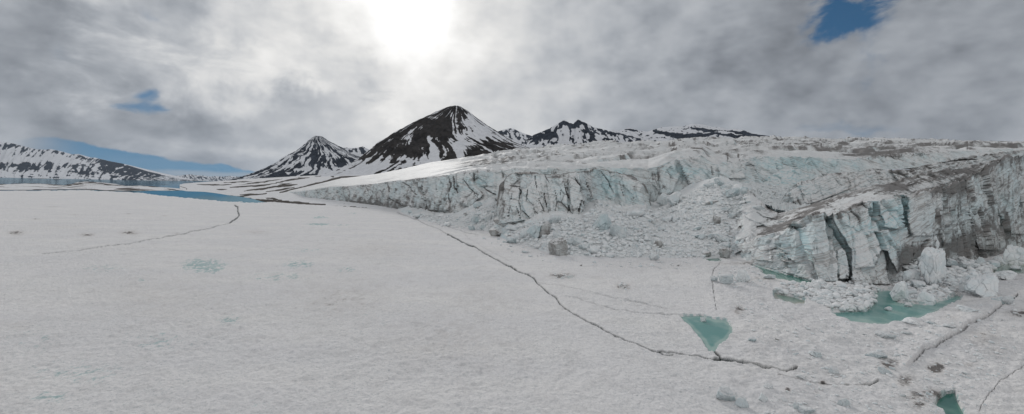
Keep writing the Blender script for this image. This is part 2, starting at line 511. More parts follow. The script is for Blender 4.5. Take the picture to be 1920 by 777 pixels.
def ground():
    ux = np.concatenate([np.linspace(-1400, -60, 120, endpoint=False), np.arange(-60, 1980, 1.2), np.linspace(1980, 3300, 130)])
    vy = np.concatenate([np.linspace(346, 352, 14, endpoint=False), np.linspace(352, 400, 120, endpoint=False), np.arange(400, 800, .85), 800 + np.cumsum(np.linspace(1.5, 60, 60))])
    PX, PY = np.meshgrid(ux, vy)
    hor = CY + (PX - 960) * math.tan(ROLL)
    PYc = np.maximum(PY, hor + 12)
    Y = gY(PX, PYc)
    P = at(PX, PYc, Y)
    P[..., 2] = 0
    X, Yw = P[..., 0], P[..., 1]
    z = np.zeros_like(X)
    far = ss(60, 400, Yw)
    z += .35 * fbm(X / 40, Yw / 40, o=4)
    z += (.10 + .25 * far) * fbm(X / 6, Yw / 4, o=3)
    w = fbm(X / 15, Yw / 15, o=2) * 3
    q1 = .55 + .9 * np.clip(fbm(X / 28 + 3, Yw / 34, o=3) + .3, 0, 1)
    f1, f2, rr = voro((X + w) / 1.7 + .3 * Yw, (Yw + w) / 2.1)
    z += .13 * f1 * q1
    z += .40 * fbm(X / 1.3 + Yw / 4, Yw / 1.7, o=4) * q1
    z += .07 * fbm(X / .55, Yw / .6, o=2) * ss(200, 90, Yw)
    z += .16 * fbm((X + Yw * .4) / 4.5, Yw / 3.6, o=3) * q1
    hm = 1 - ss(-25, 25, poly_sd(PX, PY, HUM))
    hm2 = hm * (1 - .0)
    hn = fbm(X / 9, Yw / 9, o=4, ridge=True)
    z += hm2 * (.55 * hn + .28 * fbm(X / 2.2, Yw / 2.2, o=4) + .3 * (1 - voro(X / 3.1, Yw / 3.1)[0]))
    for fl, a in ((FIELD1, .6), (FIELD2, 1.2)):
        m = 1 - ss(-14, 4, poly_sd(PX, PY, fl))
        f1, f2, rr = voro(X / 1.7, Yw / 1.7)
        z += m * (a * .6 + rr * .7 * ss(0, .25, f2 - f1))
    # ledge: the slab on the lower right stands a little higher than the strip by the pond
    sc = [(1690, 700), (1712, 684), (1733, 662), (1768, 648), (1794, 631), (1820, 613), (1859, 592), (1881, 572), (1930, 548)]
    m = near(PX, PY, sc, 60)
    D, T, S = seg_dist(PX[m], PY[m], sc)
    zz = np.zeros(m.sum()); zz = np.where(S > 0, .85 * (1 - ss(5, 50, D)) * ss(0, 3, D), 0) * ss(0, .12, T)
    z[m] += zz
    # broken, raised lips along the main crack
    z = np.maximum(z, -.15)
    blue = np.zeros_like(z); dirt = np.zeros_like(z); crk = np.zeros_like(z)
    jx = PX + 3.6 * fbm(PX / 26, PY / 26, o=4, gain=.42)
    jy = PY + 3.4 * fbm(PX / 22 + 7, PY / 22, o=4, gain=.42)
    for pts, wd, dp in CRACKS:
        m = near(jx, jy, pts, 26)
        D, T, S = seg_dist(jx[m], jy[m], pts)
        k = (1 - ss(wd * .45, wd * 1.05, D * (1 + .9 * fbm(X[m] / 14, Yw[m] / 14, o=3))))
        lip = np.exp(-(D / (wd * 2.6 + 1)) ** 2) * .03 * dp
        z[m] = np.where(k > .02, z[m] * (1 - k) - (.15 + .6 * dp) * k, z[m] + lip)
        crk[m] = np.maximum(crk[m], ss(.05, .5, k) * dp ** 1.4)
        dirt[m] = np.maximum(dirt[m], .03 * dp * np.exp(-(D / (wd * 2)) ** 2))
    # ponds
    for poly, mt, lb in PONDS:
        m = near(PX, PY, poly, 30)
        sd = poly_sd(PX[m], PY[m], poly) + 1.7 * fbm(X[m] / 3, Yw[m] / 3, o=4) + 5 * fbm(X[m] / 9, Yw[m] / 9, o=2) - 1.5
        k = 1 - ss(-2.5, 2.0, sd)
        z[m] = z[m] * (1 - k) - 1.2 * k
        blue[m] = np.maximum(blue[m], .42 * (1 - ss(0, 6, sd)))
    # shore
    sh = np.interp(PX, [p[0] for p in SHORE], [p[1] for p in SHORE])
    sh = sh + 1.0 * fbm(X / 22, Yw / 60, o=3) + .35 * np.sign(perlin(X / 9, Yw / 500))
    k = 1 - ss(-.35, .35, PY - sh)
    z = z * (1 - k) - 3 * k
    # wet bluish patches and grit
    def scat(lst, dst, q=1.0):
        for cx, cy, rx, ry, a in lst:
            m = near(PX, PY, [(cx - rx * 2, cy - ry * 2), (cx + rx * 2, cy + ry * 2)], 2)
            dst[m] = np.maximum(dst[m], a * blob(PX[m], PY[m], cx, cy, rx, ry))
    scat([(383, 498, 46, 15, .60), (395, 505, 18, 9, .75), (200, 505, 70, 14, .26), (520, 520, 90, 14, .30), (580, 470, 60, 8, .26), (300, 640, 90, 26, .26), (150, 700, 110, 30, .30), (700, 600, 80, 26, .18), (263, 525, 7, 3, .8), (600, 408, 20, 3, .55), (598, 421, 26, 2.2, .7), (640, 422, 20, 2, .45),
          (560, 497, 40, 10, .42), (650, 507, 26, 9, .36), (430, 600, 30, 14, .30), (90, 745, 40, 12, .42), (60, 640, 80, 40, .22), (980, 770, 40, 16, .2), (555, 430, 40, 4, .3), (500, 520, 30, 6, .25),
          (660, 400, 20, 2, .35), (1230, 700, 40, 20, .16), (480, 760, 60, 20, .2), (1060, 520, 20, 5, .4), (1170, 538, 12, 5, .3),
          (1320, 560, 60, 10, .1)], blue)
    scat([(30, 437, 16, 4, .62), (163, 441, 14, 3, .66), (242, 437, 18, 4, .62), (70, 411, 8, 1.2, .6), (330, 437, 6, 1.5, .4), (140, 403, 9, 1, .45), (240, 401, 8, 1, .5), (310, 405, 6, 1, .4), (100, 388, 12, 1, .35), (120, 425, 60, 6, .12), (700, 470, 70, 16, .22), (900, 560, 80, 40, .18), (480, 436, 22, 4, .3),
          (640, 560, 100, 40, .24), (840, 640, 120, 50, .2), (300, 560, 120, 40, .2), (30, 610, 40, 10, .2), (1052, 518, 24, 6, .6), (1168, 538, 14, 6, .75), (1120, 520, 20, 5, .2), (1385, 585, 12, 8, .6),
          (1530, 740, 10, 5, .3), (1477, 739, 6, 4, .7), (1663, 690, 16, 12, .95), (1698, 720, 16, 10, .9), (1755, 697, 14, 12, .9), (1740, 750, 34, 12, .95), (1720, 765, 20, 7, .8), (1842, 638, 22, 14, .55), (1915, 590, 26, 6, .95),
          (1872, 665, 20, 10, .3), (1815, 690, 16, 8, .28), (1542, 722, 7, 5, .8), (1790, 550, 30, 7, .35), (1810, 566, 40, 8, .25), (1880, 520, 50, 8, .3), (1470, 548, 40, 8, .28), (1690, 545, 30, 12, .35), (1860, 470, 60, 14, .5),
          (1400, 495, 60, 5, .4), (1430, 525, 26, 7, .3), (1780, 602, 20, 7, .3), (1650, 640, 30, 14, .15), (1230, 500, 120, 10, .12), (960, 470, 60, 10, .14), (1395, 712, 8, 4, .2)], dirt)
    dirt += .08 * hm * ss(-.1, .5, fbm(X / 12, Yw / 12, o=3)) + .03
    spk = ss(.46, .66, fbm(X / 2.2, Yw / 5, o=4)) * .35 * ss(0, .5, fbm(X / 60 + 9, Yw / 60, o=2) + .15)
    dirt = dirt * np.clip(.9 + 1.6 * fbm(X / 1.4, Yw / 2.6, o=4), .15, 1.8)
    dirt = np.maximum(dirt, spk * .7)
    blue = blue * np.clip(.95 + 2.4 * fbm(X / 1.0, Yw / 1.9, o=4) + .5 * fbm(X / 7, Yw / 14, o=2), 0, 2) + .03
    P[..., 2] = z
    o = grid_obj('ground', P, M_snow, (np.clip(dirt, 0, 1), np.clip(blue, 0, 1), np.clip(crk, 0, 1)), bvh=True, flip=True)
    tag(o, 'structure', 'flat snow covered lagoon ice crossed by long cracks', 'snow field')
ground()

for poly, mt, lb in PONDS:
    a = np.array(poly, float); lo, hi = a.min(0) - 9, a.max(0) + 9
    PX, PY = np.meshgrid(np.arange(lo[0], hi[0], 1.6), np.arange(lo[1], hi[1], 1.2))
    P = at(PX, PY, gY(PX, PY, -.32))
    sd = poly_sd(PX, PY, poly)
    dpt = ss(0, 5, -sd) * .55 + .9 * fbm(P[..., 0] / 5, P[..., 1] / 8, o=5) + .15
    tag(grid_obj('melt_pond', P, mt, (np.clip(dpt, 0, 1), 0 * dpt, 0 * dpt), flip=True, keep=sd < 8), 'structure', lb, 'melt pond')

# ------------------------------------------------------------------ ice faces
def ice_face(P, amp=1.0, seed=0., cell=(7., 16.), face=None, small=1.0):
    """chiselled relief; returns displaced points and the crack mask"""
    X, Y, Z = P[..., 0] + seed * 31, P[..., 1], P[..., 2]
    wx = 2.2 * fbm(X / 11, Y / 11, Z / 11, o=3)
    wz = 4 * fbm(X / 14 + 7, Y / 14, Z / 14, o=2)
    fa = np.zeros(X.shape, np.float32); fb = np.zeros(X.shape, np.float32); fc = np.zeros(X.shape, np.float32)
    f1, f2, r = voro((X + wx + Z * .22) / cell[0], Y / (cell[0] * 1.7), (Z + wz) / (cell[1] * 1.5), facet=fa, facet_k=(5., 2.))
    g1, g2, r2 = voro((X + wx * .6 - Z * .3) / (cell[0] * .42), Y / (cell[0] * .7), (Z + wz * .5) / (cell[1] * .42), facet=fb, facet_k=(2.4, 1.6))
    e1, e2, r3 = voro((X + wx * .3 + Z * .2) / (cell[0] * .17), Y / (cell[0] * .3), (Z + wz * .3) / (cell[1] * .14), facet=fc, facet_k=(1.3, 1.0))
    big = (r - .5) * 2.0 + fa + 1.6 * fbm(X / 24, Y / 40, Z / 60, o=3)
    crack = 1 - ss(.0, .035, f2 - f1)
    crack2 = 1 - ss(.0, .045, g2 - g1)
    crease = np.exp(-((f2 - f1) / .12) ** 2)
    gate = ss(-.1, .25, fbm(X / 25 + 3, Y / 25, Z / 25, o=2))
    gate2 = ss(.0, .3, fbm(X / 12 + 13, Y / 12, Z / 12, o=2))
    led = fbm(X / 30, Y / 30, (Z + .3 * X + wz * .3) / 1.6, o=3)
    d = big - crack * gate * .9 - crease * .6 * gate + ((r2 - .5) * .8 + fb * .8 - crack2 * gate2 * .4 + ((r3 - .5) * .35 + fc * .5) + .35 * fbm(X / 3, Y / 3, Z / 5, o=3, ridge=True) + led * .05) * small
    global LASTR
    LASTR = r
    d = d * amp
    N = normals(P)
    sgn = np.where(N[..., 1:2] > 0, -1, 1)
    N = N * sgn
    if face is None: face = np.ones(d.shape)
    d = d * face
    # push mostly horizontally outwards, a little upwards
    V = N.copy(); V[..., 2] *= .12
    Q = P + V * d[..., None]
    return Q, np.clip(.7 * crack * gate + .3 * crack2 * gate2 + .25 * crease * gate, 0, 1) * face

def carve(Q, px, py, lst, depth):
    k = strokes(px, py, lst)
    Q[..., 1] += k * depth
    return k

BANDS = [([(1640, 364), (1720, 342), (1800, 324), (1880, 300)], 5, .7), ([(1660, 347), (1740, 324), (1830, 304)], 4, .45), ([(1590, 347), (1680, 331), (1760, 313), (1850, 292)], 3.5, .4), ([(1700, 364), (1760, 354), (1830, 326), (1872, 303)], 6, .7),
         ([(1500, 392), (1560, 378), (1640, 356)], 3.5, .55), ([(1440, 414), (1500, 402), (1545, 388)], 5, .6), ([(1420, 440), (1470, 425), (1530, 398)], 6, .6), ([(1520, 342), (1580, 334), (1650, 326), (1740, 318)], 3, .35), ([(1600, 291), (1680, 293), (1760, 287)], 4, .4),
         ([(1480, 282), (1560, 284), (1640, 281)], 2, .3), ([(1380, 275), (1480, 277), (1600, 274)], 2, .3), ([(1150, 300), (1200, 310), (1230, 330)], 4, .3), ([(1000, 300), (1080, 296), (1160, 292)], 1.6, .3), ([(860, 315), (930, 309), (1000, 306)], 2, .35), ([(1240, 282), (1330, 280)], 1.6, .3),
         ([(1700, 410), (1760, 395), (1800, 385)], 2.5, .3), ([(1720, 440), (1800, 420), (1860, 390)], 2.5, .3), ([(1540, 500), (1600, 512), (1680, 505)], 3, .3), ([(1830, 400), (1880, 440), (1910, 455)], 5, .3)]
def bands(px, py, X, Z):
    a = px + 3 * fbm(X / 8, Z / 8, o=3); b = py + 3.5 * fbm(X / 7 + 9, Z / 5, o=4)
    return strokes(a, b, BANDS) * np.clip(.50 + 1.7 * fbm(X / 2.6, px / 5 + py / 3, o=4), 0, 1.3)

# main glacier body ---------------------------------------------------
def glacier():
    u = np.concatenate([np.arange(526, 1960, 1.6), np.linspace(1960, 2700, 120)])
    base = [(526, 364.6, 1120), (560, 372.5, 905), (574, 376, 840), (600, 378.5, 800), (636, 381.5, 750), (690, 387, 680), (740, 392.5, 610), (775, 396, 530), (820, 400, 470), (860, 398, 440),
            (890, 388, 440), (915, 380, 430), (940, 376, 425), (1000, 375, 420), (1100, 380, 415), (1200, 388, 400), (1235, 388, 395), (1255, 380, 395), (1290, 356, 398), (1330, 343, 400), (1355, 342, 405), (1395, 348, 415), (1428, 352, 430), (1470, 352, 440),
            (1500, 340, 452), (1527, 330, 458), (1562, 326, 462), (1602, 319, 465), (1700, 312, 480), (1800, 302, 500), (1912, 290, 520), (2100, 290, 560), (2700, 290, 800)]
    top = [(526, 363.4, 1121), (560, 359.8, 915), (574, 358, 850), (613, 352, 800), (671, 348, 725), (710, 344, 670), (748, 339, 615), (775, 336, 560), (806, 332, 492), (845, 327, 470), (883, 321, 466),
           (902, 320, 462), (930, 320, 450), (960, 318, 445), (1000, 317, 440), (1060, 317, 436), (1120, 314, 430), (1180, 316, 422), (1215, 318, 412), (1232, 313, 406),
           (1245, 307, 408), (1272, 296, 412), (1317, 291, 418), (1331, 301, 418), (1340, 307, 418), (1350, 304, 420), (1362, 301, 424), (1380, 304, 430), (1395, 299, 440),
           (1412, 294, 450), (1428, 293, 458), (1535, 296, 470), (1602, 299, 474), (1700, 290, 492), (1800, 285, 512), (1912, 280, 532), (2100, 278, 575), (2700, 285, 820)]
    sky = [(526, 363.3, 1122), (540, 358.5, 1060), (574, 350.5, 1080), (600, 344.5, 1100), (636, 335.5, 1150), (680, 330, 1200), (706, 326.5, 1250), (750, 318, 1300), (806, 305, 1350), (850, 299, 1380), (900, 296, 1400), (950, 291, 1400), (1001, 283.5, 1400), (1067, 277, 1400), (1129, 272.5, 1400),
           (1215, 268.5, 1400), (1346, 265.5, 1400), (1486, 264, 1400), (1659, 267, 1350), (1768, 270, 1300), (1860, 276.5, 1200), (1912, 278, 1100), (2100, 276, 1000), (2700, 283, 1400)]
    A, B, S = curve(base, u), curve(top, u), curve(sky, u, 4)
    back = S.copy(); back[:, 1] *= 1.25; back[:, 2] -= 40
    nf, npl = 110, 230
    A[:, 2] -= 2.0
    face = rowsmix(A, B, nf, lambda t: t)
    # slight overhang-free lean: lower part bulges forward
    tt = np.linspace(0, 1, nf, endpoint=False)
    pl = rowsmix(B, S, npl, lambda t: (np.exp(2.0 * t) - 1) / (math.exp(2.0) - 1))
    bk = rowsmix(S, back, 8, last=True)
    P = np.concatenate([face, pl, bk], 0)
    rows = P.shape[0]
    v = np.arange(rows)[:, None] * np.ones(len(u))
    isf = 1 - ss(nf - 1, nf + 3, v)
    height = np.clip((B[:, 2] - A[:, 2]) / 22, .05, 1.2)[None]
    ends = ss(526, 600, u)[None]
    edge = ss(0, 6, v) * (1 - ss(nf - 5, nf + 1, v))
    Q, ck = ice_face(P, .95, 0, (8.5, 20.), isf * (.35 + .65 * edge) * height * ends)
    px, py = proj(P)
    X, Y, Z = P[..., 0], P[..., 1], P[..., 2]
    # scalloped top edge
    near_top = np.exp(-((v - nf) / 14.) ** 2) * ends
    Q[..., 2] += near_top * (2.2 * (LASTR - .5) + .9 * fbm(X / 7, Y / 25, o=4, ridge=True) - .3) * (.35 + .65 * ss(760, 940, px))
    # stepped, crevassed plateau
    pv = np.clip((v - nf) / npl, 0, 1)
    rough = (.10 + .90 * ss(800, 960, px)) * (1 - isf) * (1 - ss(.9, 1., pv) * .9)
    wr = 1.6 * fbm(X / 130, Y / 130, o=3) + .45 * fbm(X / 34, Y / 34, o=3)
    slope_dir = -(X - 300) * .0009
    dd = (np.log(np.maximum(Y, 50)) * 7.5 + slope_dir * 2.2 + wr)
    def saw(t, r=.16):
        s = t - np.floor(t)
        return ss(0, r, s) - s, ((s > .0) & (s < r)).astype(np.float32)
    s1, r1 = saw(dd); s2, r2 = saw(dd * 2.6 + .8 * fbm(X / 60 + 20, Y / 60, o=3), .2)
    lat = ss(-.35, .35, fbm(X / 90 + 5, Y / 60, o=3)); lat2 = ss(-.2, .4, fbm(X / 50 + 35, Y / 40, o=3))
    fade = ss(0, .06, pv)
    A1 = 9.5 * (Y / 700)
    Q[..., 2] += rough * fade * (s1 * A1 * (.45 + .55 * lat) + s2 * 3.6 * np.minimum(Y / 700, 1.2) * (.4 + .6 * lat2))
    rr = np.maximum(r1 * (.45 + .55 * lat), .8 * r2 * lat2) * rough * fade
    Q[..., 2] += rough * (1.1 * fbm(X / 9, Y / 12, o=4, ridge=True) + .7 * fbm(X / 3.5, Y / 9, o=3)) * np.minimum(Y / 600, 1.3) * (1 - .7 * ss(.75, 1, pv))
    Q[..., 2] += (1 - isf) * 1.2 * fbm(X / 60, Y / 90, o=3) * (1 - ss(.9, 1, pv)) * fade
    # traced fissures
    FS = [([(757, 342), (768, 352), (780, 366)], 1.6), ([(700, 352), (699, 362)], 1.2), ([(725, 344), (730, 352), (729, 360)], 1.8), ([(728, 372), (744, 380), (758, 388)], 1.6), ([(652, 355), (656, 366), (655, 374)], 1.2),
          ([(677, 352), (677, 372)], .9), ([(620, 372), (600, 378), (622, 362)], .8), ([(842, 332), (846, 348), (842, 360)], 3.2), ([(850, 330), (853, 350), (857, 362)], 2.6), ([(840, 362), (845, 380)], 1.8), ([(888, 325), (890, 340)], 2.2), ([(942, 322), (942, 334)], 1.6),
          ([(973, 353), (978, 360), (972, 372)], 2.4), ([(990, 362), (987, 380)], 1.8), ([(968, 390), (975, 410)], 1.), ([(1003, 340), (1006, 352)], 1.3), ([(1058, 342), (1062, 360), (1066, 372)], 1.3), ([(1078, 334), (1094, 358)], 2.0), ([(1094, 374), (1102, 388)], 1.8),
          ([(1088, 376), (1086, 404)], 2.4), ([(1040, 360), (1044, 380), (1040, 396)], 1.2), ([(1020, 360), (1026, 392)], 1.1), ([(1010, 372), (1022, 400)], 1.), ([(1052, 355), (1050, 368)], .9), ([(1128, 322), (1148, 350)], 1.3), ([(1140, 340), (1152, 362)], .8),
          ([(1100, 338), (1110, 370)], 2.0), ([(1213, 366), (1214, 385)], 3.5, 1), ([(1294, 298), (1295, 304)], 1.6), ([(1283, 326), (1292, 348)], 1.2), ([(1238, 360), (1244, 374)], 1.6), ([(1250, 318), (1262, 335)], 1.), ([(1275, 306), (1285, 330)], .9),
          ([(1335, 312), (1340, 330)], 1.6), ([(1362, 293), (1366, 302)], 2.6), ([(1382, 293), (1386, 301)], 2.4), ([(1402, 306), (1420, 330)], 1.2), ([(1400, 310), (1416, 312)], 1.2), ([(1626, 284), (1626, 290)], 1.8), ([(1665, 288), (1680, 300)], 1.), ([(1812, 278), (1814, 284)], 1.3),
          ([(1454, 304), (1460, 322)], .9), ([(868, 336), (880, 352), (896, 366)], 1.3), ([(905, 352), (930, 366)], 2.2), ([(960, 360), (955, 380), (948, 410)], 1.0), ([(815, 345), (822, 360)], .8), ([(790, 340), (800, 372)], .7)]
    ph, qh = px + 1.6 * fbm(X / 4, Z / 4, o=3), py
    FS = [(f[0], f[1] * .62) + tuple(f[2:]) for f in FS]
    k = strokes(ph, qh, FS)
    Q[..., 1] += k * 3. * isf + k * 1. * (1 - isf)
    off, rim = panels(px, py, PAN_G)
    Q[..., 1] -= off * isf; Q[..., 0] -= off * isf * P[..., 0] / P[..., 1]; Q[..., 2] += off * isf * (H0 - P[..., 2]) / P[..., 1]
    # dirt, plus a painted contact shadow at the cliff foot
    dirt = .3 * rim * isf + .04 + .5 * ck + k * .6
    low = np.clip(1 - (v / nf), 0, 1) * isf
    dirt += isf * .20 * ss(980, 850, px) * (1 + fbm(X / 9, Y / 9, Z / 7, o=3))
    dirt += isf * np.exp(-(v / 5.) ** 2) * .5 * ss(1000, 900, px)  # contact shadow along the foot, painted in through the dirt mask
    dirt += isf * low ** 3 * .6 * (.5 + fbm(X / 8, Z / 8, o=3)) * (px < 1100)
    dirt += .45 * blob(px, py, 690, 382, 60, 12) * (.6 + fbm(X / 5, Z / 3, o=3))
    dirt += isf * .38 * ss(.05, .5, fbm(X / 14, Y / 14, Z / 9, o=4))
    ver = fbm(X / 2.2, Y / 9, Z / 26, o=4)
    dirt += isf * .42 * (1 - ss(.0, .09, np.abs(ver))) * ss(-.2, .3, fbm(X / 12 + 5, Y / 20, Z / 20, o=2))
    dirt += .9 * rr * (.5 + fbm(X / 9, Y / 9, o=3)) + (1 - isf) * rough * .42 * ss(0, .6, fbm(X / 18, Y / 40, o=4))
    dirt += (1 - isf) * ss(1350, 1650, px) * .18 + .28 * ss(1500, 1720, px) * ss(-.2, .5, ver) * ss(0, .7, py * 0 + 1) * isf
    dirt += .28 * blob(px, py, 860, 312, 60, 5) + .3 * blob(px, py, 900, 308, 80, 3) + .3 * blob(px, py, 770, 334, 30, 3)
    dirt += .35 * blob(px, py, 1230, 332, 22, 14) + .25 * blob(px, py, 1220, 372, 14, 14) + .3 * blob(px, py, 1370, 294, 22, 5) + .35 * blob(px, py, 1650, 292, 60, 6)
    dirt = dirt + bands(px, py, X, Z)
    dirt *= .25 + .75 * np.maximum(isf, ss(780, 900, px))
    blue = isf * (.12 + .14 * ss(900, 980, px) + .5 * fbm(X / 18, Y / 18, Z / 14, o=3)) + .55 * blob(px, py, 1500, 308, 70, 12) + .35 * blob(px, py, 1160, 350, 40, 30) + .3 * blob(px, py, 870, 350, 70, 26) + .3 * rr + .35 * blob(px, py, 1290, 325, 40, 16)
    dirt -= .35 * blob(px, py, 1520, 306, 70, 12) + .3 * blob(px, py, 1160, 350, 35, 26)
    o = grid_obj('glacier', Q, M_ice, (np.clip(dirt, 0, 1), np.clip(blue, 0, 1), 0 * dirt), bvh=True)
    tag(o, 'structure', 'broad glacier with a cracked grey blue ice front and stepped top', 'glacier')


def panels(px, py, lst):
    out = np.zeros(px.shape, np.float32); rim = np.zeros(px.shape, np.float32)
    a = px + 1.6 * fbm(px / 9, py / 9, o=3); b = py + 1.6 * fbm(px / 9 + 5, py / 9, o=3)
    for poly, off, tx, ty in lst:
        m = near(px, py, poly, 8)
        if not m.any(): continue
        q = np.array(poly, float); c = q.mean(0); h = (q.max(0) - q.min(0)) / 2
        sd = poly_sd(a[m], b[m], poly)
        k = 1 - ss(-1.6, 1.0, sd)
        val = off + tx * (px[m] - c[0]) / h[0] + ty * (py[m] - c[1]) / h[1]
        out[m] = out[m] * (1 - k) + val * k
        rim[m] = np.maximum(rim[m] * (1 - k), np.exp(-(sd / 1.6) ** 2) * min(1, off / 3.5) * ss(-.3, .2, fbm(px[m] / 20, py[m] / 20, o=2)))
    return out, rim

PAN_F = [([(1390, 458), (1495, 424), (1512, 480), (1530, 528), (1470, 510), (1400, 492)], 1.0, -.8, .5),
         ([(1498, 424), (1527, 404), (1545, 397), (1553, 420), (1556, 450), (1572, 480), (1572, 530), (1535, 528), (1522, 490), (1505, 445)], 4.0, 1.6, .8),
         ([(1562, 400), (1632, 376), (1638, 400), (1652, 435), (1662, 480), (1668, 534), (1598, 534), (1596, 470), (1580, 440), (1566, 420)], 4.2, -1.6, 1.5),
         ([(1600, 440), (1640, 430), (1655, 470), (1640, 500), (1604, 505)], 6.8, 1.0, 1.),
         ([(1650, 434), (1664, 431), (1680, 455), (1696, 495), (1684, 512), (1668, 480)], 6.5, -1.2, .5),
         ([(1570, 470), (1581, 464), (1591, 482), (1594, 524), (1573, 524)], 4.8, 0., .4),
         ([(1648, 378), (1692, 369), (1697, 425), (1690, 432), (1656, 426)], 3.2, .8, .4),
         ([(1701, 369), (1746, 356), (1800, 344), (1808, 390), (1770, 440), (1716, 444), (1704, 420)], 2.4, -1.0, .8),
         ([(1812, 338), (1824, 329), (1842, 372), (1868, 430), (1872, 470), (1840, 470), (1818, 400)], 3.0, -1.2, .8),
         ([(1850, 318), (1888, 294), (1905, 330), (1930, 380), (1925, 440), (1890, 440), (1866, 380)], 2.2, 1.2, .6),
         ([(1715, 455), (1760, 448), (1775, 485), (1740, 500), (1712, 490)], 3.0, .5, .8),
         ([(1405, 470), (1440, 460), (1452, 492), (1418, 488)], 2.4, .6, .5)]
PAN_B = [([(938, 350), (960, 348), (974, 354), (972, 380), (984, 414), (940, 420)], 3.0, 1.0, .8), ([(978, 352), (1006, 338), (1022, 345), (1018, 400), (990, 412), (980, 385)], 1.6, -.8, .6),
         ([(1024, 334), (1056, 334), (1064, 365), (1066, 402), (1030, 404)], 3.2, 1.0, .8), ([(1066, 333), (1086, 328), (1100, 375), (1089, 405), (1070, 403)], 4.5, -1.2, 1.), ([(1100, 325), (1150, 322), (1156, 360), (1150, 388), (1112, 372)], 1.6, .6, 1.0),
         ([(1156, 324), (1182, 333), (1206, 350), (1211, 390), (1165, 394), (1158, 360)], 3.2, 1.4, 1.2)]
PAN_G = [([(585, 358), (625, 353), (640, 380), (600, 377)], 2.5, .8, .5), ([(645, 352), (700, 347), (712, 384), (650, 380)], 3., -1., .8), ([(705, 346), (728, 343), (735, 368), (715, 384)], 2., .6, .5), ([(735, 342), (772, 337), (795, 370), (800, 396), (760, 388), (738, 372)], 5., 1.8, 1.),
         ([(776, 337), (838, 329), (840, 360), (845, 396), (805, 396), (795, 365)], 4., -1.5, 1.), ([(856, 327), (886, 323), (890, 345), (905, 365), (880, 392), (862, 380)], 5., 1., 1.), ([(892, 322), (928, 322), (932, 350), (900, 350)], 2., 0., .5),
         ([(1232, 316), (1262, 304), (1275, 330), (1262, 360), (1240, 378)], 4., 1., 1.), ([(1270, 299), (1312, 294), (1330, 320), (1325, 340), (1292, 346), (1280, 325)], 5., -1.2, 1.), ([(1345, 305), (1400, 304), (1398, 335), (1350, 335)], 4.5, 1., .8)]
def ridge(name, base, crest, u0, u1, amp, mat, label, pan=None, *, back=22., drop=9., FS=(), dirtf=None, cell=(6., 15.), nf=120, seed=1., step=1.5, bluef=None, crestamp=1.0, nb=26, rise=0.):
    u = np.arange(u0, u1, step)
    A, B = curve(base, u), curve(crest, u)
    A[:, 2] -= 1.5
    K = B.copy(); K[:, 1] += back; K[:, 0] += back * (B[:, 0] / B[:, 1]); K[:, 2] -= drop
    mid = B * .5 + K * .5; mid[:, 2] += .3 * drop + rise
    F1 = rowsmix(A, B, nf)
    F2 = rowsmix(B, mid, nb // 2); F3 = rowsmix(mid, K, nb // 2, last=True)
    P = np.concatenate([F1, F2, F3], 0)
    v = np.arange(P.shape[0])[:, None] * np.ones(len(u))
    isf = 1 - ss(nf - 1, nf + 3, v)
    hgt = np.clip((B[:, 2] - A[:, 2]) / 14, .1, 1.2)[None]
    edge = ss(0, 5, v) * (1 - ss(nf - 6, nf + 1, v))
    Q, ck = ice_face(P, amp, seed, cell, (.25 + .75 * isf) * (.35 + .65 * edge) * hgt)
    px, py = proj(P)
    X, Y, Z = P[..., 0], P[..., 1], P[..., 2]
    nt = np.exp(-((v - nf) / 16.) ** 2)
    Q[..., 2] += nt * crestamp * (1.8 * (LASTR - .5) + .8 * fbm(X / 5, Y / 12, o=4, ridge=True) - .3) * hgt
    # thin ledges where the layers weather out
    led = fbm(X / 40, Y / 40, (Z - .42 * X + .15 * Y) / 1.1, o=3)
    Q[..., 1] -= isf * led * .12 * hgt
    ph = px + 1.5 * fbm(X / 3, Z / 3, o=3); qh = py + 1.2 * fbm(X / 3 + 9, Z / 3, o=3)
    FS = [(f[0], f[1] * (.5 if u0 == 931 else .85)) for f in FS]
    k = strokes(ph, qh, FS)
    Q[..., 1] += k * (4.5 if u0 == 1371 else 3.5)
    ver = fbm(X / 1.8, Y / 4, Z / 20, o=4)
    rim = 0
    if pan:
        off, rim = panels(px, py, pan)
        Q[..., 1] -= off * isf; Q[..., 0] -= off * isf * P[..., 0] / P[..., 1]; Q[..., 2] += off * isf * (H0 - P[..., 2]) / P[..., 1]
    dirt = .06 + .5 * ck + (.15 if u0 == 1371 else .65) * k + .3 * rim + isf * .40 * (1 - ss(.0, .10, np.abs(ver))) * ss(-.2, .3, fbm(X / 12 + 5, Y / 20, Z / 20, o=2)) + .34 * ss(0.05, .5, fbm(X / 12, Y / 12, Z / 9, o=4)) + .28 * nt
    blue = .25 + .5 * fbm(X / 16, Y / 16, Z / 12, o=3) + (1.2 * k if u0 == 1371 else 0)
    if dirtf: dirt = dirt + dirtf(px, py, X, Y, Z, v / nf)
    dirt = dirt + bands(px, py, X, Z)
    if bluef: blue = blue + bluef(px, py)
    o = grid_obj(name, Q, mat, (np.clip(dirt, 0, 1), np.clip(blue, 0, 1), 0 * dirt), bvh=True)
    tag(o, 'structure', label, 'ice ridge')
    return o

glacier()
